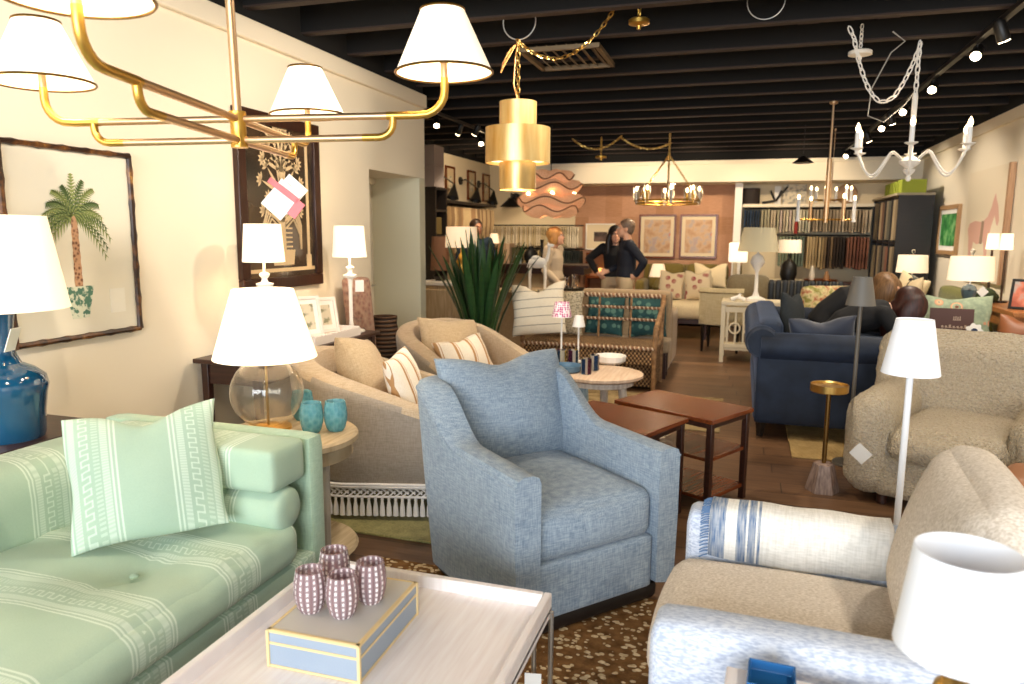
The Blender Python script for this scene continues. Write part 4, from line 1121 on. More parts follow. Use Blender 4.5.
# ---------------------------------------------------------------- white painted chandelier
WC = Vector((.93, 5.0, 1.9))
t = thing('candle_chandelier', 'white painted six arm chandelier with lit candle bulbs at upper right', 'chandelier', WC)
m_chalk = plain('chalk_white', '#e9e0d2', .7)
obj('column', MB().lathe([(0, -.075), (.012, -.07), (.016, -.055), (.010, -.04), (.03, -.02), (.035, -.005), (.02, .005), (.055, .03), (.06, .045), (.045, .06), (.018, .075), (.013, .09), (.016, .42), (.012, .44), (0, .445)], 24), m_chalk, t)
for k in range(6):
    a = R(60*k+19.5); d = Vector((math.cos(a), math.sin(a), 0)); r = .33
    pts = []
    for i in range(15):
        s = i/14; pts.append(d*(.04+(r-.04)*s)+Vector((0, 0, .045+.055*math.sin(s*PI*.9)*(1-s)*2.2-.13*math.sin(PI*max(0, s-.25)/.75)**1.2*(1 if s > .25 else 0)+.06*s**6)))
    obj('arm', MB().tube(pts, .0065, 8), m_chalk, t)
    e = pts[-1]
    obj('drip_pan', MB().lathe([(.008, -.02), (.012, 0), (.036, .012), (.036, .016), (.012, .016)], 16, tuple(e)), m_chalk, t)
    cn = obj('candle', MB().lathe([(.0135, .01), (.0135, .105), (.0, .105)], 12, tuple(e)), m_white, t)
    obj('bulb', MB().lathe([(.006, 0), (.013, .015), (.014, .025), (.008, .042), (.001, .056)], 10, (e.x, e.y, e.z+.105)), m_bulb, cn)
obj('chain', MB().chain([(0, 0, .44), (0, 0, .74)], .045, .0045, .013).chain(swag((0, 0, .70), (-.36, 0, .78), .34), .045, .0045, .013).chain([(-.36, 0, .78), (-.40, 0, .86)], .045, .0045, .013), m_chalk, t)
obj('cable', MB().tube(swag((0, 0, .46), (-.14, 0, .70), .0)[:1]+[Vector((-.05, 0, .38)), Vector((-.16, 0, .28)), Vector((-.25, 0, .32)), Vector((-.24, 0, .48)), Vector((-.15, 0, .68)), Vector((-.08, 0, .74)), Vector((-.15, 0, .80))], .004, 6), plain('grey_cable', '#9c968a', .6), t)
p_ = at(860, 55, y=5.6); canopy('white round canopy plate dangling from the ceiling beside the white chandelier', p_, .075, .2, m_chalk)

# ---------------------------------------------------------------- brass candle fixtures further back
def square_chandelier(label, c, r, rot, n, ch, rodtop, rodr, sleeve_alt):
    t = thing('candle_chandelier', label, 'chandelier', c, rot)
    hh = (rodtop-c[2])*.52
    obj('rod', MB().lathe([(rodr, -.03), (rodr, hh), (rodr*.4, hh+.01), (rodr*.4, rodtop-c[2]-.03), (rodr*1.6, rodtop-c[2]-.02), (rodr*1.6, rodtop-c[2])], 12), m_tan, t)
    for k in range(n):
        a = 2*PI*k/n; d = Vector((math.cos(a), math.sin(a), 0))
        obj('arm', MB().tube([(0, 0, 0), d*r], .008, 6), m_gold, t)
        cn = obj('candle', MB().lathe([(.022, -.02), (.022, 0), (.017, .01), (.017, ch), (0, ch)], 12, tuple(d*r)), m_tan if (sleeve_alt and k % 2) else m_white, t)
        obj('bulb', MB().ball(tuple(d*r+Vector((0, 0, ch+.02))), (.014, .014, .025), 8, 6), m_bulb, cn)
    return t
square_chandelier('brass cross armed candle chandelier on a long rod in front of the fabric racks', (.775, 8.0, 1.655), .30, 25, 4, .20, 2.80, .024, True)
square_chandelier('smaller brass candelabra pendant hanging behind the cross armed one', (.97, 9.6, 1.92), .23, 10, 6, .12, 2.75, .006, False)
t = thing('cone_pendant', 'small black cone pendant lamp under the ceiling at centre right', 'pendant light', at(803, 163, y=8.6))
obj('lamp_shade', MB().lathe([(.11, 0), (.05, .05), (.02, .07), (0, .075)], 24), m_black, t); obj('cord', MB().tube([(0, 0, .07), (0, 0, .4)], .004, 5), m_black, t)

# ---------------------------------------------------------------- ruffled rattan pendant
q = Mt('rattan_ruffle', '#c98a58', .7); q.b.inputs['Alpha'].default_value = 1
x, y, z = q.xyz(); n_ = q.t.nodes.new('ShaderNodeMath'); n_.operation = 'ARCTAN2'; q.t.links.new(y.k, n_.inputs[0]); q.t.links.new(x.k, n_.inputs[1]); an = V(q.t, n_.outputs[0])
q.col(q.ramp((an*110).sin()*.5+.5, [(.2, '#b5835f'), (.7, '#ecc7a4')])); q.emit('#ffae78', .30); m_ruf = q.m
RP = Vector((-2.34, 9.0, 1.97))
t = thing('rattan_pendant', 'large ruffled rattan pendant light with wavy tiers near the far left', 'pendant light', RP)
for k, (z, r) in enumerate(((.22, .28), (.10, .38), (-.07, .43), (-.17, .36))):
    b = MB(); L = []; n = 80; ph = k*1.3
    for fr, dz, wv in ((.30, .085, .2), (.62, .075, .5), (.88, .045, .9), (1.0, 0, 1), (.93, -.035, 1), (.72, -.075, .8), (.45, -.095, .4)):
        L.append([(r*fr*(1+.05*math.sin(4*2*PI*j/n+ph))*math.cos(2*PI*j/n), r*fr*(1+.05*math.sin(4*2*PI*j/n+ph))*math.sin(2*PI*j/n), z+dz+.038*wv*math.sin(5*2*PI*j/n+ph)) for j in range(n)])
    b.loops(L, caps=False); tr_ = obj('ruffle_tier', b, m_ruf, t)
    obj('rim', MB().tube([Vector(p) for p in L[3]], .009, 5, True), plain('rattan_rim', '#8a5836', .6), tr_)
for k in range(5): 
    a = 2*PI*k/5; obj('bulb', MB().ball((.30*math.cos(a), .30*math.sin(a), .015), .024), m_bulb, t)
obj('cord', MB().tube([(0, 0, .3), (0, 0, .85)], .006, 6), m_black, t)

# ---------------------------------------------------------------- ring chandelier
RC = Vector((-.945, 9.5, 1.92))
t = thing('ring_chandelier', 'brass ring chandelier with glass candle cups above the far people', 'chandelier', RC)
for z in (0, -.04): obj('ring', MB().tube([(.39*math.cos(2*PI*i/48), .39*math.sin(2*PI*i/48), z) for i in range(48)], .010, 6, True), m_gold, t)
for k in range(8):
    a = 2*PI*k/8+.2; x, y = .39*math.cos(a), .39*math.sin(a)
    cn = obj('candle', MB().cyl((x, y, -.05), .012, .17, 10), m_gold if k % 2 else m_white, t)
    obj('bulb', MB().ball((x, y, .145), (.014, .014, .03), 8, 6), m_bulb, cn)
    obj('glass_cup', MB().lathe([(.025, -.03), (.042, .06), (.042, .18)], 16, (x, y, 0), cap=False), m_glass, t)
for k in range(4):
    a = 2*PI*k/4+.1; obj('chain', MB().chain([(.39*math.cos(a), .39*math.sin(a), 0), (0, 0, .56)], .04, .005, .012), m_brass, t)
obj('chain', MB().chain([(0, 0, .56), (0, 0, .84)], .04, .005, .012), m_brass, t)
obj('swag_chain', MB().chain(swag((0, 0, .70), (-.62, 0, .80), .10), .04, .005, .012).chain(swag((-.62, 0, .80), (-1.25, 0, .80), .14), .04, .005, .012), m_brass, t)
p_ = at(601, 158, y=9.4); canopy('small brass canopy plate hanging left of the ring chandelier', p_, .07, .25, m_gold)

# ---------------------------------------------------------------- track lights
TX = 1.41
track(TX, (3.2, 12.1), None, 'running down the right side of the room')
track(-3.25, (7.4, 9.6), None, 'above the passage at far left')
aims = []
for i, (y, lab) in enumerate(((5.23, 'nearest visible track spotlight at the top right corner'), (5.73, 'second track spotlight from the top right, glaring at the camera'), (6.91, 'third track spotlight from the top right along the right track'), (8.05, 'track spotlight right behind the white chandelier chain'), (8.69, 'tilted track spotlight past the middle of the right track'), (9.19, 'track spotlight beside the tilted one on the right track'), (10.2, 'track spotlight in the far third of the right track'), (12.2, 'furthest track spotlight, close to the back soffit'))):
    aim = (2.3, y+.5, .6) if i in (0, 4, 6) else (.2, y-3.0, .6)
    head((TX, y, 2.70), aim, lab, 'spotlights on the right track')
for i, (x, y, lab) in enumerate(((-3.31, 7.66, 'track spotlight nearest the left wall end'), (-3.3, 8.31, 'downward track spotlight at far left'), (-3.12, 8.4, 'tilted track spotlight at far left'), (-3.4, 9.34, 'furthest track spotlight at far left'))):
    head((x, y, 2.70), (-2.6 if i in (0, 3) else -4.4, y-1.5 if i in (0, 3) else y+.6, .8), lab, 'spotlights on the left track')

# ---------------------------------------------------------------- light sources of the room, some added beyond the modelled fixtures
WNEAR = (1, .87, .70)
def sp(loc, aim, e, ang=80, col=WNEAR, size=.06): return light('SPOT', 'spot', loc, e, col, size, aim=aim, spot=ang)
for y in (1.2, 3.2, 5.23, 6.91, 8.69, 10.4): sp((TX, y, 2.62), (1.3, y+.3, 0), 95, 110)
for y in (1.0, 2.6, 4.2): sp((-1.0, y, 2.70), (-2.9, y+.3, 1.2), 95, 105)
for y in (4.6, 6.3, 8.0, 9.8): sp((-.9, y, 2.70), (-1.1, y+.2, 0), 100, 115, WNEAR if y < 6 else WARM)
sp((-3.2, 10.2, 2.66), (-4.6, 11.6, 2.0), 70, 100, WARM)  # added spot without a fixture, brightens the far left wall
for x, y in ((-3.25, 7.7), (-3.3, 9.4), (-3.3, 11.2)): sp((x, y, 2.66), (-3.7, y+.8, .4), 70, 115, WARM)
for y in (5.6, 7.4, 9.2, 11.0): sp((TX-.1, y, 2.66), (2.5, y+.2, 1.5), 55, 100)  # extra spots added along the track to brighten the right wall
for x in (-2.0, -.8, .7): sp((x, 10.9, 2.70), (x, 13.1, 1.3), 100, 95, WARM)
for i in range(4):
    k = [.64, .71, .66, .75][i]; a = R(17.4+90*i)
    light('POINT', 'chandelier_bulb', HB+Vector((math.cos(a)*k, math.sin(a)*k, .25)), 7, WARM, .03)
for p, e in ((Vector(GL)+Vector((0, 0, .46)), 7), (Vector((-2.62, 3.56, 1.42)), 5), (Vector((-2.62, 4.50, 1.42)), 5), (RP, 10), (RC+Vector((0, 0, .2)), 12), (Vector((.93, 5, 2.15)), 8), (Vector((.775, 8, 2.0)), 8), (Vector((GP.x, GP.y, 1.70)), 8)):
    light('POINT', 'lamp_bulb', p, e, WARM, .04)
# ================================================================= FAR END: racks, furniture, pictures
def rail_rack(label, a, b, z, bracket=True):
    a, b = Vector(a), Vector(b)
    t = thing('sample_rail', label, 'rail', (a+b)/2)
    h = (b-a)/2
    obj('rod', MB().tube([-h, h], .012, 8), m_black, t)
    return t
def samples(a, b, n, ztop, h, cols, label, grp, face='x', dep=.30):
    """n fabric samples hung in a row from a to b"""
    ms = []
    for c in cols:
        b_ = MB(); L = []
        for i in range(5):
            zz = -h*i/4; s = .012*math.sin(i*1.7)
            L.append([(-.014, -dep/2+s, zz), (.014, -dep/2-s, zz), (.016, dep/2, zz), (-.016, dep/2, zz)])
        b_.loops(L); me = bpy.data.meshes.new('fabric_sample'); bmesh.ops.recalc_face_normals(b_.bm, faces=b_.bm.faces); b_.bm.to_mesh(me); b_.bm.free()
        me.materials.append(plain('sample_cloth', c, .9)); ms.append(me)
    a, b = Vector(a), Vector(b); rn = random.Random(n)
    for i in range(n):
        k = int(i/n*len(cols)*1.0) if len(cols) > 1 else 0
        k = min(len(cols)-1, max(0, k+rn.choice((-1, 0, 0, 1))))
        o = bpy.data.objects.new('hanging_fabric_sample', ms[k]); C.objects.link(o)
        p = a.lerp(b, (i+.5)/n); o.location = (p.x, p.y, ztop-.015-rn.uniform(0, .015))
        o.rotation_euler = (0, 0, (0 if face == 'x' else PI/2)+rn.uniform(-.04, .04)); o.scale = (1, 1, rn.uniform(.94, 1.03))
        tag(o, label, 'fabric sample', grp)
# left side wall shelf
t = thing('wall_shelf', 'long dark shelf on the far left wall above the hanging samples', 'shelf', (-4.40, 11.1, 1.96))
obj('board', MB().box((0, 0, 0), (.40, 2.5, .04)), m_black_wood, t)
rail_rack('rail of tan fabric samples under the far left wall shelf', (-4.38, 9.9, 1.92), (-4.38, 12.3, 1.92), 0)
samples((-4.38, 9.9, 0), (-4.38, 12.3, 0), 34, 1.915, .75, ['#a88b62', '#8b6f4f', '#c1a980', '#9c7b58', '#7c6248', '#b59a72'], 'tan and brown fabric sample hanging under the far left shelf', 'samples under the far left shelf', 'y')
# back wall left
rail_rack('upper rail of cream samples on the back wall at left', (-4.5, 12.86, 1.64), (-2.72, 12.86, 1.64), 0)
samples((-4.45, 12.86, 0), (-2.78, 12.86, 0), 38, 1.635, .36, ['#cbb795', '#d9cbb0', '#bda983', '#d3c3a5', '#c4b391', '#ddd1b8'], 'cream fabric sample on the upper back wall rail at left', 'cream samples on the back wall')
rail_rack('lower rail of samples on the back wall at left', (-4.5, 12.86, 1.22), (-2.72, 12.86, 1.22), 0)
samples((-4.45, 12.86, 0), (-3.35, 12.86, 0), 22, 1.215, .40, ['#c2ae89', '#8d7b60', '#b3a078', '#a08a68'], 'tan fabric sample on the lower back wall rail at left', 'tan samples on the lower back wall rail')
samples((-3.33, 12.86, 0), (-2.76, 12.86, 0), 13, 1.215, .42, ['#2f352f', '#3d4640', '#272c2a'], 'dark grey fabric sample on the lower back wall rail', 'dark samples on the lower back wall rail')
# back wall right bays
struct('trim_4', MB().box((-.115, 12.92, 1.2), (.12, .40, 2.4)), m_white, bevel=.005)
t = thing('display_shelf', 'long cream shelf high on the back wall at right', 'shelf', (.95, 12.95, 1.975))
obj('board', MB().box((0, 0, 0), (1.98, .36, .05)), m_wall, t, bevel=.004)
rail_rack('upper sample rail in the right back bay', (-.02, 12.86, 1.93), (1.92, 12.86, 1.93), 0)
samples((-.02, 12.86, 0), (.24, 12.86, 0), 6, 1.925, .36, ['#25364c', '#1f2c3c'], 'navy fabric sample at the left of the upper right bay rail', 'navy samples in the right bay')
samples((.25, 12.86, 0), (1.02, 12.86, 0), 16, 1.925, .36, ['#a39b80', '#b8a88e', '#c1aea2', '#d3c8ac', '#b0af98', '#dbd2ba'], 'pale fabric sample in the middle of the upper right bay rail', 'pale samples in the right bay')
samples((1.04, 12.86, 0), (1.90, 12.86, 0), 18, 1.925, .36, ['#a08f78', '#b8a58a', '#9b8a72', '#c6b59a', '#ad9a80'], 'brown fabric sample at the right of the upper right bay rail', 'brown samples in the right bay')
rail_rack('lower sample rail in the right back bay', (-.02, 12.86, 1.50), (1.92, 12.86, 1.50), 0)
samples((.55, 12.86, 0), (.95, 12.86, 0), 8, 1.495, .5, ['#7d8a74', '#a09a7c', '#6f7d6c'], 'sage fabric sample on the lower right bay rail', 'sage samples on the lower right rail')
samples((.97, 12.86, 0), (1.55, 12.86, 0), 13, 1.495, .5, ['#c0a77c', '#a1885f', '#7d6548', '#3a2c22', '#2d241e'], 'beige to dark brown fabric sample on the lower right bay rail', 'beige samples on the lower right rail')
samples((1.57, 12.86, 0), (1.90, 12.86, 0), 7, 1.495, .5, ['#8a5a45', '#7a4a3a'], 'rust fabric sample on the lower right bay rail', 'rust samples on the lower right rail')
o = obj('hanging_tassel', MB().lathe([(.0, .36), (.012, .34), (.03, .24), (.028, .10), (0, .10)], 10), plain('red_cloth', '#8c2a22', .8)); put(o, (.79, 12.60, 1.42)); 
obj('hanger', MB().tube([(0, .02, .36), (0, .04, .43), (0, .07, .47)], .006, 5), m_black, o); tag(o, 'red cloth tassel hanging among the right bay samples', 'tassel')
q = Mt('floral_board', '#b8ac98', .8); q.col(q.ramp(q.noise(20, 4), [(.4, '#8b8a84'), (.55, '#cfc4ae')]))
o = obj('basket', MB().lathe([(0, 0), (.14, 0), (.14, .26), (.12, .26), (.12, .02), (0, .02)], 20, cap=False), plain('dark_basket', '#241a16', .8)); put(o, (.08, 12.95, 2.001)); tag(o, 'round dark basket on the high cream shelf', 'basket')
o = obj('branch_sculpture', MB().tube([(-.1, 0, 0), (.12, 0, .04), (.2, 0, .2)], .022, 6).tube([(.1, 0, .03), (.02, 0, .2)], .018, 6).tube([(.12, 0, .05), (.28, 0, .26)], .016, 6), m_black); put(o, (.36, 12.92, 2.02)); tag(o, 'dark branch shaped sculpture on the high cream shelf', 'sculpture')
o = obj('canvas_board', MB().box((0, 0, .16), (.36, .03, .32)), q.m); put(o, (.76, 12.98, 2.001), 0, -4); tag(o, 'grey patterned board leaning on the high cream shelf', 'board')
o = obj('white_board', MB().box((0, 0, .15), (.10, .03, .30)), m_white); put(o, (.50, 13.02, 2.001), 0, -4); tag(o, 'narrow white board behind the dark branch on the shelf', 'board')
o = obj('round_tray', MB().at((0, 0, .16), (-80, 0, 0)).lathe([(0, 0), (.15, 0), (.16, .02), (.15, .03), (0, .015)], 28), plain('tan_plate', '#b08d68', .6)); put(o, (1.55, 12.98, 2.001)); tag(o, 'round tan plate standing on the high cream shelf at right', 'plate')

# dark open bookcase on the right, fronted with samples (faces -x)
t = thing('sample_bookcase', 'tall black wooden bookcase against the right wall near the back', 'bookcase', (2.17, 12.0, 0))
obj('side_panel', MB().box((0, -.98, 1.02), (.43, .04, 2.04)), m_black_wood, t); obj('side_panel', MB().box((0, 0.98, 1.02), (.43, .04, 2.04)), m_black_wood, t)
obj('back_panel', MB().box((.20, 0, 1.02), (.03, 1.92, 2.04)), m_black_wood, t); obj('top_board', MB().box((-.01, 0, 2.055), (.46, 2.02, .03)), plain('pale_top', '#a89a82', .6), t)
for y in (-.5, 0, .5): obj('upright', MB().box((-.02, y, 1.02), (.38, .04, 2.0)), m_black_wood, t)
for z in (.08, .75, 1.40): obj('shelf', MB().box((0, 0, z), (.40, 1.92, .03)), m_black_wood, t)
for s in range(4):
    samples((2.12, 11.06+.5*s, 0), (2.12, 11.46+.5*s, 0), 5, 2.02, .55, [('#8f7a5c', '#b39d78'), ('#6f6a5a', '#9d8b6c'), ('#8a6a55', '#c1aa85'), ('#75664f', '#a98f6b')][s], 'fabric sample hanging in the top row of the black bookcase', 'samples in the black bookcase', 'y', .3)
    samples((2.12, 11.06+.5*s, 0), (2.12, 11.46+.5*s, 0), 5, 1.37, .55, [('#7d6b52', '#a38c69'), ('#8f5f4a', '#7f6b55'), ('#6a6152', '#9c8768'), ('#8c7a5f', '#b59e79')][s], 'fabric sample hanging in the middle row of the black bookcase', 'middle samples in the black bookcase', 'y', .3)
m_lime = plain('lime_box', '#8f9a2a', .7)
for i in range(7):
    o = obj('storage_box', MB().box((0, 0, .09), (.30, .12 if i else .22, .18)), m_lime, bevel=.004); put(o, (2.14, 11.18+.17*i+(.05 if i else 0), 2.072)); tag(o, 'lime green fabric box on top of the black bookcase' if i else 'widest lime green box at the near end of the black bookcase top', 'box', 'lime boxes on the black bookcase' if i else None)

# dark bookcase beyond the passage with grey panel boxes on top
t = thing('open_bookcase', 'narrow black open bookcase just past the left wall end', 'bookcase', (-4.22, 9.45, 0))
for y in (-.19, .19): obj('side_panel', MB().box((0, y, 1.05), (.40, .03, 2.1)), m_black_wood, t)
for z in (.1, .55, 1.0, 1.45, 1.8, 2.1): obj('shelf', MB().box((0, 0, z), (.40, .35, .03)), m_black_wood, t)
for i, (z, c, lb) in enumerate(((.57, '#7a5a38', 'tan'), (1.02, '#c9a766', 'straw'), (1.47, '#6b5a2e', 'olive'))):
    o = obj('storage_box', MB().box((0, 0, .12), (.26, .26, .24)), plain('bin_'+lb, c, .8), bevel=.01); put(o, (-4.2, 9.45, z)); tag(o, lb+' fabric bin on a shelf of the narrow black bookcase', 'box')
for i in range(2):
    o = obj('grey_carton', MB().box((0, 0, .14), (.34, .34, .275)), plain('lilac_grey', '#a79c9a', .8), bevel=.004); put(o, (-4.22, 9.45, 2.117+.28*i)); tag(o, ('lower' if i == 0 else 'upper')+' of two grey cartons on top of the narrow black bookcase', 'box')

# pictures and sconces on the far left wall (faces +x)
for i, (y0, y1, z0, z1) in enumerate(((10.95, 11.33, 2.05, 2.56), (11.93, 12.31, 2.06, 2.57), (12.70, 13.06, 2.06, 2.57))):
    w, h = y1-y0, z1-z0
    t = thing('framed_print', ('nearest', 'middle', 'furthest')[i]+' of three brown framed prints high on the far left wall', 'picture', (XBL+.015, (y0+y1)/2, z0+h/2), 90)
    b = MB(); e = .035; b.box((0, 0, h/2-e/2), (w, .03, e)).box((0, 0, -h/2+e/2), (w, .03, e)).box((w/2-e/2, 0, 0), (e, .03, h-2*e)).box((-w/2+e/2, 0, 0), (e, .03, h-2*e))
    obj('frame', b, m_walnut, t); obj('mount', MB().box((0, .004, 0), (w-2*e+.004, .01, h-2*e+.004)), plain('tan_mount', '#cdb68f', .8), t); obj('picture', MB().box((0, -.002, 0), (.12, .006, .2)), m_print, t)
for i, y in enumerate((10.55, 11.6, 12.48)):
    t = thing('swing_arm_sconce', ('nearest', 'middle', 'furthest')[i]+' black swing arm wall sconce on the far left wall', 'wall lamp', (XBL+.005, y, 2.36), 90)
    obj('wall_plate', MB().at((0, 0, 0), (90, 0, 0)).cyl((0, 0, 0), .065, .025, 20), m_black, t)
    obj('arm', MB().tube([(0, -.02, 0), (0, -.10, .02), (.42, -.16, -.10)], .010, 6), m_black, t)
    obj('lamp_shade', MB().at((.40, -.16, -.13), (0, 20, 0)).lathe([(.10, -.20), (.03, -.02), (.02, .03), (0, .035)], 18, cap=False), m_black, t)
t = thing('arm_wall_lamp', 'black cone shaded wall lamp on the back wall beside the ruffled pendant', 'wall lamp', at(516, 203, y=13.12))
obj('wall_plate', MB().at((0, 0, .1), (90, 0, 0)).cyl((0, 0, 0), .08, .03, 20), m_black, t); obj('arm', MB().tube([(0, -.02, .1), (0, -.3, .16), (0, -.3, .04)], .014, 6), m_black, t)
obj('lamp_shade', MB().lathe([(.21, -.08), (.07, .04), (.05, .08), (0, .085)], 24, (0, -.3, 0), cap=False), m_black, t); obj('bulb', MB().ball((0, -.3, -.02), .05), m_bulb, t)

# framed art on the back wall
q = Mt('faded_art', '#c5a07c', .7); q.col(q.ramp(q.noise(7, 5), [(.35, '#b48a68'), (.5, '#cbab8b'), (.62, '#b0a3a2'), (.72, '#c9795c')])); m_art = q.m
def wall_art(label, x0, x1, z0, z1, y, mf, art, mw, e=.03):
    w, h = x1-x0, z1-z0; t = thing('framed_print', label, 'picture', ((x0+x1)/2, y, (z0+z1)/2))
    b = MB(); b.box((0, 0, h/2-e/2), (w, .04, e)).box((0, 0, -h/2+e/2), (w, .04, e)).box((w/2-e/2, 0, 0), (e, .04, h-2*e)).box((-w/2+e/2, 0, 0), (e, .04, h-2*e))
    obj('frame', b, mf, t); obj('mount', MB().box((0, .005, 0), (w-2*e+.004, .012, h-2*e+.004)), plain('ivory_mount', '#e4d3b2', .8), t)
    obj('picture', MB().box((0, -.003, 0), (w-2*e-2*mw, .008, h-2*e-2*mw)), art, t)
wall_art('left of two large framed faded prints on the papered back wall', -1.78, -1.14, 1.08, 1.84, 13.11, m_walnut, m_art, .06)
wall_art('right of two large framed faded prints on the papered back wall', -1.07, -.44, 1.09, 1.84, 13.11, m_walnut, m_art, .06)
q = Mt('dark_photo', '#3a2b25', .5); q.col(q.ramp(q.noise(5, 3), [(.4, '#251a17'), (.6, '#6d5347')]))
wall_art('white matted dark photograph on the back wall left of the couple', -2.74, -2.20, 1.21, 1.68, 13.11, m_white, q.m, .13, .02)
t = thing('wall_ledge', 'thin shelf with small lights below the dark photograph on the back wall', 'shelf', (-2.35, 12.95, 1.15))
obj('board', MB().box((0, 0, 0), (.62, .3, .03)), m_walnut, t); obj('board', MB().box((0, 0, -.42), (.62, .3, .03)), m_walnut, t)
for s in (-1, 1): obj('side_panel', MB().box((s*.305, 0, -.42), (.02, .3, .85)), m_walnut, t)
for x, z, r in ((-2.42, .77, .075), (-2.27, .77, .06)):
    o = obj('candle_globe', MB().ball((0, 0, r), r), Mt('amber_glow', '#ffce8a').emit('#ffb45c', 1.6).m); put(o, (x, 12.92, z-.0245)); tag(o, ('larger' if r > .07 else 'smaller')+' glowing amber globe on the ledge below the dark photograph', 'candle light')

# long dark table at left with books, lamp and vases
t = thing('work_table', 'long dark wooden table in front of the cream samples at far left', 'table', (-3.0, 10.75, 0))
obj('tabletop', MB().box((0, 0, 1.02), (1.75, .70, .04)), m_dark, t); obj('apron', MB().box((0, 0, .95), (1.6, .6, .10)), m_dark, t)
for s in (-.55, .55): obj('trestle', MB().box((s, 0, .46), (.12, .5, .92)).box((s, 0, .04), (.2, .6, .08)), m_dark, t)
def small(name, mb, mat, px, py, y, z, label, cat, rz=0, dx=0, grp=None):
    p = at(px, py, y=y); o = obj(name, mb, mat); put(o, (p.x+dx, y, z), rz); return tag(o, label, cat, grp)
for i, (px, c, lb) in enumerate(((502, '#b98d63', 'tan'), (506, '#c7a27d', 'sand'), (510, '#d1b08e', 'pale'))):
    small('catalogue', MB().box((0, 0, .15), (.055, .24, .30)), plain('book_'+lb, c, .8), px, 255, 10.75, 1.0405, lb+' binder standing on the dark table at far left', 'book')
small('storage_crate', MB().box((0, 0, .12), (.12, .2, .24)), plain('olive_bin', '#4d4a2a', .8), 517.5, 255, 10.8, 1.0405, 'dark olive bin beside the binders on the far left table', 'box')
small('water_cup', MB().lathe([(0, 0), (.04, 0), (.045, .12), (.04, .12), (.036, .01), (0, .01)], 16, cap=False), plain('pale_blue_cup', '#9fb3b8', .5), 519, 259, 10.6, 1.0405, 'pale blue cup on the dark table at far left', 'cup')
small('dark_vase', MB().lathe([(0, 0), (.07, 0), (.11, .1), (.09, .18), (.04, .22), (.04, .26), (0, .26)], 20), m_black, 531, 252, 10.75, 1.0405, 'round black vase on the dark table near the blonde woman', 'vase')
small('candlestick', MB().lathe([(0, 0), (.05, 0), (.03, .03), (.018, .1), (.025, .2), (.018, .3), (.03, .36), (0, .36)], 14), m_black, 542, 246, 10.85, 1.0405, 'dark candlestick at the right end of the far left table', 'candlestick')
t = thing('table_lamp', 'small cream shaded lamp with dark base on the far left table', 'lamp', (at(494, 235, y=10.9).x, 10.9, 1.0405))
obj('lamp_base', MB().lathe([(0, 0), (.06, 0), (.07, .12), (.04, .22), (.012, .25), (.012, .34), (0, .34)], 20), m_dark, t); shade('lamp_shade', t, (0, 0, .30), .085, .055, .15, m_shade_soft)
# low table with big shaded lamp at left
t = thing('display_cabinet', 'pale cabinet behind the snake plant at far left', 'cabinet', (-3.35, 8.4, 0))
obj('cabinet_body', MB().box((0, 0, .44), (.9, .45, .84)), m_bleach, t, bevel=.005); obj('cabinet_top', MB().box((0, 0, .88), (.95, .48, .04)), m_white, t, bevel=.004)
for s in (-1, 1): obj('cabinet_door', MB().box((s*.22, -.232, .45), (.42, .02, .72)), m_bleach, t, bevel=.006)
t = thing('drum_table_lamp', 'table lamp with a peach lit drum shade in front of the man in blue', 'lamp', (-3.29, 8.35, .9005))
obj('lamp_base', MB().lathe([(0, 0), (.07, 0), (.08, .1), (.09, .2), (.04, .32), (.012, .36), (.012, .44), (0, .44)], 20), m_gold, t); shade('lamp_shade', t, (0, 0, .42), .20, .185, .25, m_shade_soft)
t = thing('drum_table_lamp', 'brown drum shaded lamp left of the peach one on the pale cabinet', 'lamp', (-3.62, 8.45, .9005))
obj('lamp_base', MB().lathe([(0, 0), (.06, 0), (.09, .06), (.03, .12), (0, .12)], 20), m_black, t); shade('lamp_shade', t, (0, 0, .13), .12, .10, .42, plain('brown_shade', '#7d5a45', .8))

# pale upholstered pieces behind the settee
m_flax = fabric('flax_back', '#b59d7d', '#9c8567', 200, bump=.2)
t = thing('slipcovered_sofa', 'flax slipcovered sofa seen from behind past the rattan settee', 'sofa', (-1.19, 8.27, 0))
obj('backrest', MB().soft((0, -.33, .48), (.98, .20, .84), .05, n=8), m_flax, t); obj('base', MB().soft((0, .05, .21), (.94, .76, .42), .05), m_flax, t)
for s in (-1, 1): obj('arm', MB().soft((s*.43, .08, .36), (.14, .72, .60), .05), m_flax, t)
obj('seat_cushion', MB().soft((0, .06, .47), (.70, .70, .14), .05, (0, 0, .02)), m_flax, t)
q = Mt('teal_ikat', '#2c6a63', .9); q.col(q.mix((q.voro(12, rnd=.4) < .34), q.ramp(q.noise(10, 3), [(.3, '#163a3c'), (.7, '#2a5658')]), '#557a70')); m_teal = q.m
pillow_at(m_teal, .41, .44, .14, (-1.39, 7.66, .42), 2, -16, 3, 'teal patterned pillow seen through the settee back rails, left one', .02, 41)
pillow_at(m_teal, .41, .44, .14, (-.92, 7.66, .42), -3, -16, -4, 'teal patterned pillow seen through the settee back rails, right one', .02, 42)
t = thing('low_bench', 'low flax bench carrying the teal pillows behind the settee', 'bench', (-1.15, 7.70, 0))
obj('seat', MB().soft((0, 0, .34), (.95, .28, .14), .03), m_flax, t)
for a in (-1, 1):
    for c in (-1, 1): obj('leg', MB().box((a*.42, c*.10, .135), (.04, .04, .27)), m_dark, t)
t = thing('pale_console', 'pale topped console carrying the white animal figure behind the plant', 'console table', (-2.22, 8.15, 0))
obj('tabletop', MB().box((0, 0, .835), (1.05, .40, .035)), m_bleach, t, bevel=.004); obj('front_panel', MB().box((0, -.1, .42), (.98, .05, .78)), m_flax, t)
for a in (-1, 1):
    for c in (-1, 1): obj('leg', MB().box((a*.48, c*.16, .41), (.05, .05, .815)), m_bleach, t)
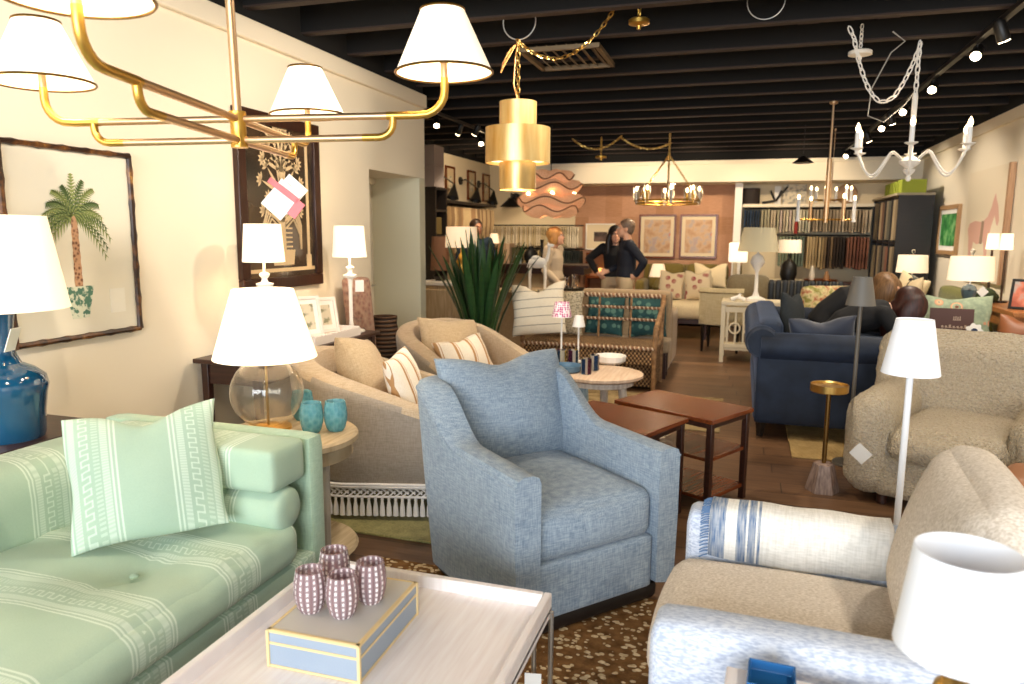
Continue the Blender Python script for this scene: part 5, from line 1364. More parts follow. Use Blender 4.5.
# white grazing camel like figure
b = MB()
b.soft((0, 0, .31), (.22, .075, .09), .042, (0, 0, .02), n=8)
for x_, y_ in ((-.10, -.03), (-.10, .03), (.10, -.03), (.10, .03)): b.tube([(x_*.85, y_*.8, .30), (x_*.95, y_*.8, .16), (x_*.9, y_*.8, .012), (x_*.9, y_*.8, .0)], [.020, .009, .008, .012], 8)
b.tube([(.09, 0, .31), (.125, 0, .39), (.135, 0, .48), (.135, 0, .50)], [.032, .02, .015, .014], 10)
b.soft((.15, 0, .51), (.085, .034, .036), .017, n=6)
for s in (-1, 1): b.tube([(.125, s*.012, .52), (.12, s*.02, .55)], [.008, .003], 6)
b.tube([(-.105, 0, .33), (-.13, 0, .24)], [.008, .005], 6); b.ball((-.02, 0, .365), (.06, .034, .03))
o = obj('animal_figurine', b, m_plaster, sub=1); put(o, (-2.25, 8.10, .853)); tag(o, 'white long necked animal figurine standing on the pale console', 'figurine')
t = thing('round_tray', 'round black tray on the pale console beside the white figurine', 'tray', (-1.86, 8.16, .853))
obj('tray_dish', MB().lathe([(0, 0), (.15, 0), (.16, .03), (.15, .03), (.14, .01), (0, .01)], 28, cap=False), m_black, t)
for i, (dx, dy, h) in enumerate(((-.06, 0, .14), (.02, .05, .17), (.06, -.04, .12))):
    o = obj('glass_vase', MB().lathe([(0, 0), (.03, 0), (.034, .02), (.026, h*.6), (.034, h), (.03, h), (.022, h*.6), (.03, .02), (0, .012)], 18, cap=False), m_glass); put(o, (-1.86+dx, 8.16+dy, .8645)); tag(o, ('left', 'rear', 'right')[i]+' clear glass vase on the round black tray', 'vase')

# olive sofa and cream bench against the papered wall
m_olive = fabric('olive_velvet', '#7d6f3c', '#67592c', 150, bump=.15)
t = thing('olive_sofa', 'olive sofa against the papered back wall under the two prints', 'sofa', (-.92, 12.50, 0))
obj('base', MB().soft((0, 0, .28), (1.5, .86, .30), .04), m_olive, t); obj('backrest', MB().soft((0, .32, .66), (1.42, .22, .66), .07, n=8), m_olive, t)
for s in (-1, 1):
    obj('arm', MB().soft((s*.69, -.02, .50), (.16, .84, .50), .07, n=8), m_olive, t)
    obj('seat_cushion', MB().soft((s*.31, -.06, .48), (.62, .72, .16), .05, (0, 0, .02)), m_olive, t); obj('back_cushion', MB().soft((s*.31, .18, .78), (.60, .18, .46), .08, (0, .03, 0), n=8, rot=(-8, 0, 0)), m_olive, t)
    for c in (-1, 1): obj('leg', MB().box((s*.66, c*.36, .065), (.05, .05, .13)), m_dark, t)
q = Mt('cream_linen', '#e3cfa9', .95); q.col(q.ramp(q.noise(120, 2), [(.3, '#d8c39b'), (.7, '#ecdcba')])); m_crl = q.m
pillow_at(m_crl, .52, .40, .14, (-.47, 12.36, .60), -3, -14, 0, 'cream linen pillow at the right end of the olive sofa', .08, 51)
q = Mt('floral_print', '#dcc7a4', .95); q.col(q.mix((q.voro(9) < .33)*(q.noise(30, 2)*1.5), '#dfcba8', '#a04a4a')); m_flor = q.m
t = thing('cream_slipper_chair', 'cream slipper chair with floral pillows in front of the olive sofa', 'chair', (-.80, 10.95, 0))
obj('seat_cushion', MB().soft((0, 0, .40), (.78, .66, .22), .07, (0, 0, .03), n=8), m_crl, t); obj('backrest', MB().soft((0, .30, .68), (.78, .15, .46), .07, n=8, rot=(-8, 0, 0)), m_crl, t)
obj('frame', MB().box((0, 0, .26), (.72, .60, .07)), m_dark, t)
for a in (-1, 1):
    for c in (-1, 1): obj('leg', MB().box((a*.33, c*.27, .115), (.05, .05, .23)), m_dark, t)
pillow_at(m_flor, .36, .42, .12, (-1.01, 10.93, .52), 4, -16, 5, 'floral pillow with red motifs, left one on the cream slipper chair', .03, 52)
pillow_at(m_flor, .38, .44, .12, (-.60, 10.95, .52), -5, -16, -4, 'floral pillow with red motifs, right one on the cream slipper chair', .06, 53)
t = thing('shaded_lamp_table', 'small side table by the olive sofa with a cream shaded lamp above', 'side table', (-1.27, 11.72, 0))
obj('tabletop', MB().cyl((0, 0, .56), .20, .03, 24), m_walnut, t); obj('stem', MB().cyl((0, 0, 0.02), .03, .54, 12), m_dark, t); obj('foot', MB().cyl((0, 0, 0), .18, .025, 24), m_dark, t)
t = thing('table_lamp', 'small cream shaded lamp on the side table behind the man', 'lamp', (-1.27, 11.72, .5905)); obj('lamp_base', MB().lathe([(0, 0), (.07, 0), (.09, .08), (.03, .18), (.01, .2), (.01, .28), (0, .28)], 18), plain('olive_ceramic', '#6b6232', .4), t); shade('lamp_shade', t, (0, 0, .24), .14, .09, .2, m_shade_soft)

# cream dining chair seen from behind
m_ivory = fabric('ivory_leather', '#cdbd98', '#bdab84', 90, bump=.1)
t = thing('dining_chair', 'cream upholstered dining chair with black legs seen from behind', 'chair', (-.20, 9.80, 0), 172)
obj('seat', MB().soft((0, 0, .42), (.54, .54, .14), .05, (0, 0, .02), n=8), m_ivory, t)
b = MB(); L = []
for i in range(13):
    u = -1+2*i/12; y = .24-.10*u*u*0-.06*(u*u); x = .27*u
    L.append([(x, y+.04+.02, .36), (x*1.02, y+.07, .80), (x*1.02, y+.05, .83), (x*1.0, y+.02, .80), (x*.96, y, .36)])
b.loops(L); obj('backrest', b, m_ivory, t)
obj('back_rail', MB().tube([(.275*(-1+2*i/12), .24-.06*(-1+2*i/12)**2+.075, .77) for i in range(13)], .008, 6), plain('nailhead', '#8d7a55', .4, .6), t)
for a in (-1, 1):
    for c in (-1, 1): obj('leg', MB().at((a*.22, c*.22, 0)).lathe([(.016, 0), (.026, .36)], 4), m_black_wood, t, sharp=20)

# white fretwork console with tall lamp
t = thing('fretwork_console', 'white console with cut out fretwork side beside the velvet sofa', 'console table', (.19, 9.12, 0), 0)
m_cream2 = plain('cream_paint', '#d8ccb0', .6)
obj('tabletop', MB().box((0, 0, .70), (.80, .55, .04)), m_cream2, t, bevel=.004)
for a in (-1, 1):
    for c in (-1, 1):
        lg = obj('leg', MB().box((a*.375, c*.25, .34), (.045, .045, .68)), m_cream2, t); 
b = MB().box((0, -.25, .63), (.7, .02, .06)).box((0, -.25, .2), (.7, .02, .04))
for i in range(8): b.box((-.32+.09*i, -.25, .41), (.022, .016, .40))
for i in range(4): b.at((-.24+.16*i, -.255, .41), (90, 0, 0)).tube([(.06*math.cos(2*PI*k/16), .06*math.sin(2*PI*k/16), 0) for k in range(16)], .012, 5, True)
b.at(); obj('fretwork_panel', b, m_cream2, t); obj('shelf', MB().box((0, 0, .16), (.72, .50, .03)), m_cream2, t)
t = thing('tall_table_lamp', 'tall white stem lamp with wide grey cream shade on the white console', 'lamp', (.17, 9.1, .7205))
obj('lamp_base', MB().lathe([(0, 0), (.11, 0), (.11, .03), (.04, .06), (.022, .12), (.018, .34), (.05, .40), (.085, .46), (.06, .53), (.014, .56), (.014, .70), (0, .7)], 24), m_plaster, t)
shade('lamp_shade', t, (0, 0, .585), .232, .178, .28, shade_mat('grey_cream_shade', '#e8d3a8', .10, '#c2b798'))
small('coral_ornament', MB().tube([(-.08, 0, .02), (0, 0, .05), (.08, 0, .02)], .022, 8).tube([(0, 0, .05), (.02, .03, .08)], .016, 8).ball((-.05, 0, .02), .02), m_plaster, 738, 300, 8.98, .7205, 'white coral ornament on the near corner of the white console', 'ornament')
t = thing('square_table_lamp', 'glowing white square shaded lamp behind the tall grey cream lamp', 'lamp', (-.07, 12.2, .80))
obj('lamp_base', MB().cyl((0, 0, 0), .07, .30, 16), m_glass, t); b = MB(); b.soft((0, 0, .42), (.29, .29, .31), .02); obj('lamp_shade', b, m_shade_hot, t)
t = thing('glass_sideboard', 'white sideboard in front of the right back bay', 'sideboard', (.58, 12.25, 0))
obj('cabinet_top', MB().box((0, 0, .785), (1.3, .40, .03)), m_cream2, t); obj('cabinet_body', MB().box((0, .0, .385), (1.24, .36, .77)), m_cream2, t)
for s in (-.4, 0, .4): obj('cabinet_door', MB().box((s, -.187, .43), (.38, .016, .62)), Mt('mint_panel', '#a9b5a0', .5).m, t, bevel=.004)
t = thing('bolster_bench', 'grey upholstered bench with a rounded back past the cream dining chair', 'bench', (.12, 11.3, 0))
obj('seat', MB().soft((0, 0, .48), (.72, .60, .18), .06, n=8), m_ivory, t); obj('backrest', MB().soft((-.02, .1, .72), (.62, .34, .38), .12, n=10), fabric('grey_beige', '#97886a', '#85765a', 120), t)
for a in (-1, 1):
    for c in (-1, 1): obj('leg', MB().box((a*.3, c*.24, .2), (.04, .04, .40)), m_cream2, t)
t = thing('drum_table_lamp', 'table lamp with pale rectangular shade and black base in front of the right bay', 'lamp', (.66, 11.6, .8205))
obj('lamp_base', MB().lathe([(0, 0), (.09, 0), (.12, .1), (.11, .24), (.04, .32), (.012, .34), (.012, .40), (0, .4)], 20), m_black, t); b = MB(); shade('lamp_shade', t, (0, 0, .42), .165, .16, .19, m_shade_soft)
t = thing('channel_banquette', 'dark channelled banquette with pale piping in front of the right bay', 'bench', (.82, 10.6, 0))
m_chan = plain('dark_channel', '#1d2228', .5); m_pip = plain('pale_piping', '#6f6b60', .6)
obj('base', MB().soft((0, .1, .32), (.95, .6, .30), .04), m_chan, t); b = MB()
for i in range(11): b.soft((-.43+.086*i, -.16, .62), (.082, .14, .56), .035, n=5)
obj('backrest', b, m_chan, t)
b = MB()
for i in range(10): b.tube([(-.387+.086*i, -.232, .40), (-.387+.086*i, -.232, .84), (-.387+.086*i, -.20, .895)], .006, 5)
obj('piping', b, m_pip, t)
for a in (-1, 1):
    for c in (-1, 1): obj('leg', MB().box((a*.42, .1+c*.24, .085), (.05, .05, .17)), m_walnut, t)
t = thing('work_table', 'dark table with a copper tray in front of the right bay', 'table', (1.08, 11.6, 0))
obj('tabletop', MB().box((0, 0, .80), (1.1, .5, .04)), m_dark, t)
for a in (-1, 1):
    for c in (-1, 1): obj('leg', MB().box((a*.5, c*.2, .39), (.05, .05, .78)), m_dark, t)
o = obj('copper_tray', MB().lathe([(0, 0), (.2, 0), (.24, .04), (.23, .04), (.19, .012), (0, .012)], 32, cap=False), metal('copper', '#b0683a', .4)); put(o, (1.10, 11.5, .8205)); tag(o, 'wide copper tray on the dark table in front of the right bay', 'tray')
for i, (x, h, c, lb) in enumerate(((.98, .22, '#e2d6bd', 'cream'), (1.18, .15, '#a5794d', 'brown'))):
    o = obj('small_vase', MB().lathe([(0, 0), (.03, 0), (.045, h*.4), (.02, h*.8), (.026, h), (0, h)], 16), plain(lb+'_vase', c, .5)); put(o, (x, 11.5, .834)); tag(o, lb+' bottle vase standing on the copper tray', 'vase')
t = thing('upholstered_armchair', 'yellow floral armchair behind the velvet sofa', 'armchair', (1.10, 8.78, 0), 20)
q = Mt('yellow_floral', '#cbb880', .95); q.col(q.ramp(q.noise(16, 4), [(.36, '#8f8a45'), (.5, '#dccd9a'), (.62, '#b26a4a')])); m_yf = q.m
obj('backrest', MB().soft((0, .26, .60), (.72, .18, .66), .08, n=8, rot=(-8, 0, 0)), m_yf, t); obj('seat_cushion', MB().soft((0, -.05, .38), (.62, .60, .18), .06, n=8), m_yf, t); obj('base', MB().soft((0, -.03, .22), (.68, .62, .22), .03), m_yf, t)
for s in (-1, 1): obj('arm', MB().soft((s*.34, -.04, .44), (.12, .60, .36), .05, n=8), m_yf, t)
for a in (-1, 1):
    for c in (-1, 1): obj('leg', MB().box((a*.28, c*.24, .06), (.05, .05, .12)), m_dark, t)

# ---------------------------------------------------------------- right wall: sofa, art, console and lamps
t = thing('green_sofa', 'moss green sofa along the right wall below the horse picture', 'sofa', (2.02, 8.98, 0), -90)
m_moss = fabric('moss', '#7d7c3c', '#666628', 150, bump=.15)
obj('base', MB().soft((0, 0, .26), (1.5, .80, .28), .04), m_moss, t); obj('backrest', MB().soft((0, .30, .62), (1.46, .20, .62), .07, n=8), m_moss, t)
for s in (-1, 1):
    obj('arm', MB().soft((s*.68, 0, .44), (.16, .80, .40), .07, n=8), m_moss, t); obj('seat_cushion', MB().soft((s*.31, -.05, .46), (.61, .68, .16), .05, (0, 0, .02)), m_moss, t)
    for c in (-1, 1): obj('leg', MB().box((s*.66, c*.34, .065), (.05, .05, .13)), m_dark, t)
q = Mt('tan_black_stripe', '#d2bc93', .95); x, y, z = q.xyz(); u = (x+z*.8)
q.col(q.mix(((u > .06)*(u < .11)).max((u > .30)*(u < .35)), '#d8c39c', '#1f1a16')); m_tbs = q.m
pillow_at(m_tbs, .54, .50, .16, (1.84, 9.10, .545), -70, -16, 10, 'tan pillow with black bands, left one on the moss green sofa', .05, 61)
pillow_at(m_tbs, .50, .48, .16, (1.88, 8.55, .545), -84, -16, -8, 'tan pillow with black bands, right one on the moss green sofa', .02, 62)
def glass_lamp(label, loc, w, hb, hs, py=0):
    t = thing('glass_table_lamp', label, 'lamp', loc)
    q = Mt('seeded_blue_glass', '#3d4c58', .12, spec=.8); q.b.inputs['Coat Weight'].default_value = .4
    q.col(q.ramp(q.voro(22), [(.1, '#2a3644'), (.5, '#5c6d72')]))
    k = hb/.26
    obj('lamp_base', MB().lathe([(0, 0), (.04*k, 0), (.05*k, .02*k), (.09*k, .12*k), (.10*k, .18*k), (.07*k, .235*k), (.025*k, .26*k), (0, .262*k)], 10), q.m, t, sharp=25)
    obj('lamp_neck', MB().cyl((0, 0, hb), .01, .12, 10), m_steel, t)
    shade('lamp_shade', t, (0, 0, hb+.03), w/2, w/2*.92, hs, m_shade_soft)
    obj('finial', MB().cyl((0, 0, hb+.03), .006, hs+.03, 8).ball((0, 0, hb+hs+.075), .022), m_glass, t)
    obj('price_tag', MB().at((.09, -.05, hb*.62), (0, 45, 10)).box((0, 0, 0), (.07, .002, .07)), m_paper, t)
def pedestal(label, x, y, h, r=.2):
    t = thing('pedestal_table', label, 'side table', (x, y, 0)); obj('tabletop', MB().cyl((0, 0, h-.03), r, .03, 24), m_dark, t); obj('stem', MB().cyl((0, 0, .02), .035, h-.05, 12), m_dark, t); obj('foot', MB().cyl((0, 0, 0), r*.8, .022, 24), m_dark, t)
p_ = at(908, 294, y=9.9); pedestal('dark pedestal table holding the further blue glass lamp', p_.x+.02, 9.9+.0, .80, .16); 
glass_lamp('blue glass lamp with a tan rectangular shade against the black bookcase', (p_.x+.02, 9.9, .8005), .35, .23, .21)
p_ = at(968, 302, y=7.3); pedestal('dark pedestal table holding the nearer blue glass lamp', p_.x, 7.3, p_.z-.01, .17)
glass_lamp('nearer blue glass lamp with a wide tan shade in front of the right wall', (p_.x, 7.3, p_.z-.0095), .36, .17, .21)
# bench in front with sage pillow, sign and leather pillow
t = thing('slatted_bench', 'dark wooden bench behind the fleece armchair holding pillows and a sign', 'bench', (1.80, 6.50, 0), 0)
obj('seat', MB().box((0, 0, .58), (.95, .50, .05)), m_dark, t, bevel=.005)
for a in (-1, 1):
    for c in (-1, 1): obj('leg', MB().box((a*.44, c*.21, .278), (.05, .05, .556)), m_dark, t)
    obj('stretcher', MB().box((a*.44, 0, .2), (.03, .38, .04)), m_dark, t)
q = Mt('sage_paisley', '#8f9b7d', .95); vd = q.voro(7, rnd=.8); q.col(q.mix(((vd*30).sin() > .2)*(vd < .32), q.ramp(q.noise(30, 2), [(.3, '#84917a'), (.7, '#a0ab8e')]), q.ramp(vd, [(.05, '#5d4c3d'), (.12, '#b9543a'), (.2, '#d8b98f'), (.3, '#c98a6a')])))
pillow_at(q.m, .60, .43, .17, (1.62, 6.60, .607), -6, -14, 0, 'large sage green paisley pillow behind the brown sign', .03, 63)
b = MB(); t = thing('brown_sign', 'dark brown rectangular sign with faint cream lettering leaning on the sage pillow', 'sign', (1.575, 6.36, .607), rot=(-10, 0, -6))
obj('sign_panel', MB().box((0, 0, .17), (.30, .012, .34)), plain('sign_brown', '#4a2a20', .6), t, bevel=.002)
b = MB()
for i in range(4): b.box((.015+.014*i, -.007, .265), (.006, .003, .03 if i % 2 else .024))
b.box((.036, -.007, .250), (.054, .003, .005))
for i, h in enumerate((.018, .018, .026, .018, .018, .018, .026, .018)): b.box((-.06+.026*i, -.007, .195+h/2-.009), (.014, .003, h)).box((-.054+.026*i, -.007, .19), (.02, .003, .005))
b.box((.03, -.007, .06), (.06, .003, .022)).box((.10, -.007, .055), (.05, .003, .012))
obj('lettering', b, plain('sign_cream', '#a8917c', .6), t)
pillow_at(plain('cognac_leather', '#8a5230', .4), .32, .30, .14, (2.09, 6.50, .607), -20, -18, 0, 'cognac leather pillow at the right end of the dark bench', .05, 64)
o = thing('hanging_rosette_tag', 'white flower shaped tag with a dark blue centre hanging over the bench front', 'tag', at(974, 331, y=6.2))
obj('rosette', MB().at((0, 0, 0), (90, 0, 0)).lathe([(0, 0), (.055, 0), (.055, .006), (0, .006)], 48, wob=lambda a, z: 1+.12*math.cos(7*a)), m_paper, o)
obj('centre', MB().at((0, -.006, 0), (90, 0, 0)).lathe([(0, 0), (.022, 0), (.022, .004), (0, .004)], 20), plain('navy', '#223352', .5), o)
# console with slim lamps and photo frame
t = thing('wood_console', 'orange brown wooden console by the right wall with two slim lamps', 'console table', (2.30, 7.50, 0))
m_honey = wood('honey_wood', '#8a5228', '#b87a42', .35, 1)
obj('tabletop', MB().box((0, 0, .865), (.34, 1.30, .045)), m_honey, t, bevel=.006); obj('apron', MB().box((0, 0, .79), (.30, 1.2, .10)), m_honey, t)
for a in (-1, 1):
    for c in (-1, 1): obj('leg', MB().box((a*.13, c*.6, .42), (.05, .05, .84)), m_honey, t)
for x, y, lb in ((2.275, 8.06, 'further of two slim bronze lamps with glowing shades on the wooden console'), (2.33, 7.86, 'nearer of two slim bronze lamps with glowing shades on the wooden console')):
    t = thing('slim_table_lamp', lb, 'lamp', (x, y, .8885)); obj('lamp_base', MB().cyl((0, 0, 0), .055, .015, 20), m_black, t); obj('lamp_stem', MB().cyl((0, 0, .01), .011, .52, 10), plain('bronze', '#4d3a28', .4, .6), t)
    shade('lamp_shade', t, (0, 0, .49), .056, .048, .15, m_shade_hot); obj('bulb', MB().ball((0, 0, .58), .02), m_bulb, t)
q = Mt('coral_picture', '#c9745a', .7); q.col(q.ramp(q.noise(8, 4), [(.4, '#a8563f'), (.5, '#c9745a'), (.62, '#a9a49a')]))
t = photo_frame('black framed coral coloured print leaning on the wooden console at the right edge', (2.30, 7.12, .8885), -32, .26, .26, -12, m_black, q.m, .0)
small('dark_plant', MB().ball((0, 0, .07), (.09, .09, .07)).ball((.06, .04, .05), (.06, .06, .05)).ball((-.06, .02, .05), (.06, .06, .05)), plain('moss_ball', '#2f3a1c', .9), 988, 300, 7.75, .8885, 'low dark green moss mound on the wooden console', 'plant', dx=-.02)
# art leaning / hanging on right wall (faces -x)
t = thing('green_picture', 'green abstract painting in a pale wooden frame on the right wall', 'picture', (XR-.02, 10.6, 1.58), -90)
w, h, e = .92, .62, .05
b = MB().box((0, 0, h/2-e/2), (w, .04, e)).box((0, 0, -h/2+e/2), (w, .04, e)).box((w/2-e/2, 0, 0), (e, .04, h-2*e)).box((-w/2+e/2, 0, 0), (e, .04, h-2*e)); obj('frame', b, wood('pale_frame', '#a57d54', '#c09a6d', .5), t)
obj('mount', MB().box((0, .004, 0), (w-2*e+.004, .012, h-2*e+.004)), m_paper, t)
q = Mt('green_art', '#3f8a42', .6); q.col(q.ramp(q.noise(7, 4), [(.35, '#1f5f2d'), (.5, '#3d9247'), (.65, '#8cbf7d')])); obj('picture', MB().box((0, -.003, 0), (w-2*e-.14, .008, h-2*e-.12)), q.m, t)
t = thing('horse_picture', 'tall cream canvas with a pale pink standing horse leaning on the right wall', 'picture', (XR-.03, 9.08, 1.62), -90)
w, h = 1.42, 1.2
obj('canvas', MB().box((0, .005, 0), (w, .02, h)), plain('canvas_cream', '#eadcc2', .8), t)
obj('frame', MB().box((w/2-.02, -.002, 0), (.055, .05, h)), wood('wood_bar', '#a9805c', '#c49b76', .5, 2), t)
b = MB(); yy = -.0065
out = [(-.36, -.50), (-.33, -.18), (-.36, .02), (-.40, .12), (-.36, .20), (-.22, .23), (-.02, .21), (.10, .27), (.18, .38), (.21, .47), (.25, .53), (.27, .47), (.33, .38), (.38, .22), (.36, .16), (.32, .18), (.27, .28), (.21, .16), (.17, .02), (.16, -.18), (.18, -.50), (.11, -.50), (.09, -.16), (.05, -.02), (-.12, -.05), (-.22, -.02), (-.25, -.18), (-.26, -.50)]
b.poly([(x*1.35-.05, yy, z*.92-.16) for x, z in out]); obj('painted_horse', b, Mt('pale_pink', '#dcae9c', .8).m, t)
obj('painted_saddle', MB().poly([(-.12, yy-.002, -.20), (-.02, yy-.002, -.20), (-.01, yy-.002, .04), (-.09, yy-.002, .05)]), plain('faded_brown', '#a08572', .8), t)

# ================================================================= PEOPLE
m_skin = Mt('skin', '#c98f70', .5, **{'Subsurface Weight': .1}).m
m_skin_pale = Mt('skin_fair', '#d9a688', .5).m
def rmesh(name, mb, mat, parent, vox=.010, it=4):
    o = obj(name, mb, mat, parent)
    m = o.modifiers.new('merge', 'REMESH'); m.mode = 'VOXEL'; m.voxel_size = vox; m.use_smooth_shade = True
    s = o.modifiers.new('relax', 'SMOOTH'); s.iterations = it; s.factor = .5
    return o
def ell_tube(mb, pts, rad, n=14, side=Vector((1, 0, 0))):
    L = []; pts = [Vector(p) for p in pts]
    for i, p in enumerate(pts):
        a, b = pts[max(0, i-1)], pts[min(len(pts)-1, i+1)]
        t = (b-a).normalized(); f = t.cross(side).normalized()
        L.append([p+side*rad[i][0]*math.cos(2*PI*j/n)+f*rad[i][1]*math.sin(2*PI*j/n) for j in range(n)])
    return mb.loops(L)
def limb(mb, pts, r):
    P = [Vector(p) for p in pts]; Q = []; RR = []
    for i in range(len(P)-1):
        for k in range(5):
            s = k/5; Q.append(P[i].lerp(P[i+1], s)); RR.append(r[i]+(r[i+1]-r[i])*s)
    Q.append(P[-1]); RR.append(r[-1]); mb.tube(Q, RR, 10)
    for p, q_ in zip(P, r): mb.ball(p, q_*.99, 10, 8)
    return mb
def hand(mb, w, d, thumb, side):
    """palm plus five fingers from wrist w along d"""
    w, d, thumb = Vector(w), Vector(d).normalized(), Vector(thumb).normalized(); nrm = d.cross(thumb).normalized()
    limb(mb, [w, w+d*.05], [.024, .026])
    for k in range(-1, 3): limb(mb, [w+d*.05+thumb*(.009*k), w+d*.085+thumb*(.0125*k)], [.014, .012])
    for k, l in zip(range(-1, 3), (.055, .070, .076, .068)):
        b = w+d*.085+thumb*(.0155*k); limb(mb, [b, b+d*l*.55+thumb*.003*k, b+d*l*.85+nrm*side*l*.4], [.0095, .0088, .0075])
    b = w+d*.03+thumb*.022; limb(mb, [b, b+thumb*.03+d*.03, b+thumb*.04+d*.062], [.013, .011, .0085])
STAND = dict(hip=(0, 0, .93), waist=(0, .01, 1.08), chest=(0, .01, 1.27), neck=(0, .01, 1.44), head=(0, -.025, 1.56),
             legL=[(-.09, 0, .90), (-.10, -.01, .49), (-.10, .02, .09)], legR=[(.09, 0, .90), (.10, -.01, .49), (.10, .02, .09)],
             armL=[(-.18, .01, 1.38), (-.23, .03, 1.10), (-.22, -.05, .86)], armR=[(.18, .01, 1.38), (.23, .03, 1.10), (.22, -.05, .86)])
def person(label, loc, rz, pose, skin, top, bottom, shoe, hair, hyaw=0, hpitch=0, hstyle='short', wide=1.0, female=False):
    P = dict(STAND); P.update(pose)
    t = thing('person', label, 'person', loc, rz)
    V_ = {k: Vector(P[k]) for k in ('hip', 'waist', 'chest', 'neck', 'head')}
    b = MB()
    ell_tube(b, [V_['hip']-Vector((0, 0, .06)), V_['hip'], V_['waist'], V_['chest'], V_['neck'].lerp(V_['chest'], .25)], [(.13, .09), (.155, .11), (.13*wide, .095), (.155*wide, .105), (.10, .07)])
    limb(b, [V_['neck'].lerp(V_['chest'], .25), V_['neck'], V_['head']], [.062, .052, .05])
    HM = Matrix.Translation(V_['head']) @ Euler((R(hpitch), 0, R(hyaw))).to_matrix().to_4x4()
    b.M = HM
    b.ball((0, .012, .03), (.076, .094, .092), 16, 12); b.ball((0, -.03, -.03), (.058, .062, .075), 14, 10); b.ball((0, -.072, -.082), (.026, .022, .022), 10, 8)
    b.tube([(0, -.082, .02), (0, -.108, -.022), (0, -.088, -.034)], [.009, .014, .012], 8)
    for s in (-1, 1): b.ball((s*.078, .012, -.005), (.012, .022, .032), 8, 6)
    b.ball((0, -.085, -.058), (.025, .012, .010), 10, 6); b.ball((0, -.082, .038), (.05, .014, .014), 10, 6)
    b.M = Matrix()
    for k in ('armL', 'armR'):
        A = P[k]; limb(b, A, [.048, .038, .026]); dd = (Vector(A[2])-Vector(A[1]))
        hd = Vector(P.get('hand'+k[-1], dd)); th = Vector(P.get('thumb'+k[-1], (0, -1, .2)))
        hand(b, A[2], hd, th-hd.normalized()*th.dot(hd.normalized()), -1 if k[-1] == 'L' else 1)
    for k in ('legL', 'legR'):
        A = [Vector(q) for q in P[k]]; limb(b, A, [.078, .055, .038]); f = Vector(P.get('foot', (0, -1, 0)))
        limb(b, [A[2]-Vector((0, 0, .05)), A[2]-Vector((0, 0, .055))+f*.13], [.036, .028])
    rmesh('body', b, skin, t, .0085)
    # clothes
    b = MB()
    ell_tube(b, [V_['hip'].lerp(V_['waist'], .1), V_['hip'].lerp(V_['waist'], .3), V_['waist'], V_['chest'], V_['neck'].lerp(V_['chest'], .3), V_['neck'].lerp(V_['chest'], .1)], [(.178, .135), (.176, .13), (.152*wide, .118), (.178*wide, .128), (.125, .092), (.07, .066)])
    for k in ('armL', 'armR'):
        A = [Vector(q) for q in P[k]]; limb(b, [A[0].lerp(V_['chest'], .25), A[0], A[1], A[1].lerp(A[2], .93)], [.075, .066, .053, .040])
    rmesh('jacket', b, top, t, .012)
    b = MB(); ell_tube(b, [V_['hip']-Vector((0, 0, .10)), V_['hip'], V_['hip'].lerp(V_['waist'], .6)], [(.15, .11), (.168, .122), (.15, .112)])
    for k in ('legL', 'legR'):
        A = [Vector(q) for q in P[k]]; limb(b, [A[0], A[1], A[1].lerp(A[2], .95)], [.098, .072, .062])
    rmesh('trousers', b, bottom, t, .012)
    for k in ('legL', 'legR'):
        A = Vector(P[k][2]); f = Vector(P.get('foot', (0, -1, 0)))
        sb = MB(); limb(sb, [A-Vector((0, 0, .045)), A-Vector((0, 0, .05))+f*.09, A-Vector((0, 0, .055))+f*.16], [.042, .040, .034]); rmesh('shoe', sb, shoe, t, .010)
    for s in (-1, 1):
        e = MB(); e.M = HM; e.ball((s*.03, -.083, .016), (.012, .008, .008), 10, 6); obj('eye', e, plain('eye_white', '#e8e0d8', .3), t)
        e = MB(); e.M = HM; e.ball((s*.03, -.089, .016), (.006, .004, .006), 8, 6); obj('iris', e, plain('iris_dark', '#2a1a12', .3), t)
        e = MB(); e.M = HM; e.tube([(s*.014, -.096, .036), (s*.045, -.086, .036)], .004, 5); obj('eyebrow', e, hair, t)
    e = MB(); e.M = HM; e.ball((0, -.093, -.058), (.021, .008, .006), 10, 6); obj('mouth', e, plain('lips', '#a4534a', .5), t)
    b = MB(); b.M = HM
    b.ball((0, .030, .046), (.090, .104, .090) if hstyle == 'short' else (.100, .112, .098), 18, 12)
    if hstyle == 'short': b.ball((0, .055, .0), (.080, .066, .075), 14, 10)
    if hstyle == 'bob':
        for s in (-1, 1): b.ball((s*.06, .015, -.02), (.036, .06, .09), 12, 8)
        b.ball((0, .06, -.02), (.085, .055, .10), 14, 10)
    if hstyle == 'long':
        for s in (-1, 1): limb(b, [(s*.070, .0, .04), (s*.095, .0, -.08), (s*.10, -.015, -.24)], [.036, .044, .030])
        b.ball((0, .06, -.05), (.088, .05, .16), 14, 10); limb(b, [(0, .06, -.1), (0, .075, -.26)], [.07, .05])
    if hstyle == 'veil':   # long hair falling forward over a bent head
        for s in (-1, 1): b.ball((s*.080, -.02, -.03), (.045, .095, .14), 12, 10); limb(b, [(s*.06, -.01, .06), (s*.085, -.05, -.02), (s*.075, -.09, -.18), (s*.06, -.10, -.30)], [.034, .042, .036, .014])
        b.ball((0, .06, -.02), (.09, .065, .12), 14, 10); limb(b, [(0, .07, -.06), (.02, .05, -.22), (.03, .0, -.34)], [.07, .06, .02])
    rmesh('hair', b, hair, t, .010, 3)
    return t
def hairmat(n, a, b): 
    q = Mt(n, a, .5); q.col(q.ramp(q.noise(30, 3, stretch=(3, 3, .4)), [(.3, a), (.7, b)])); return q.m
m_navy = plain('navy_cloth', '#141a28', .8); m_blk = plain('black_cloth', '#0f0f12', .85); m_khaki = plain('cream_trousers', '#cdb793', .85)
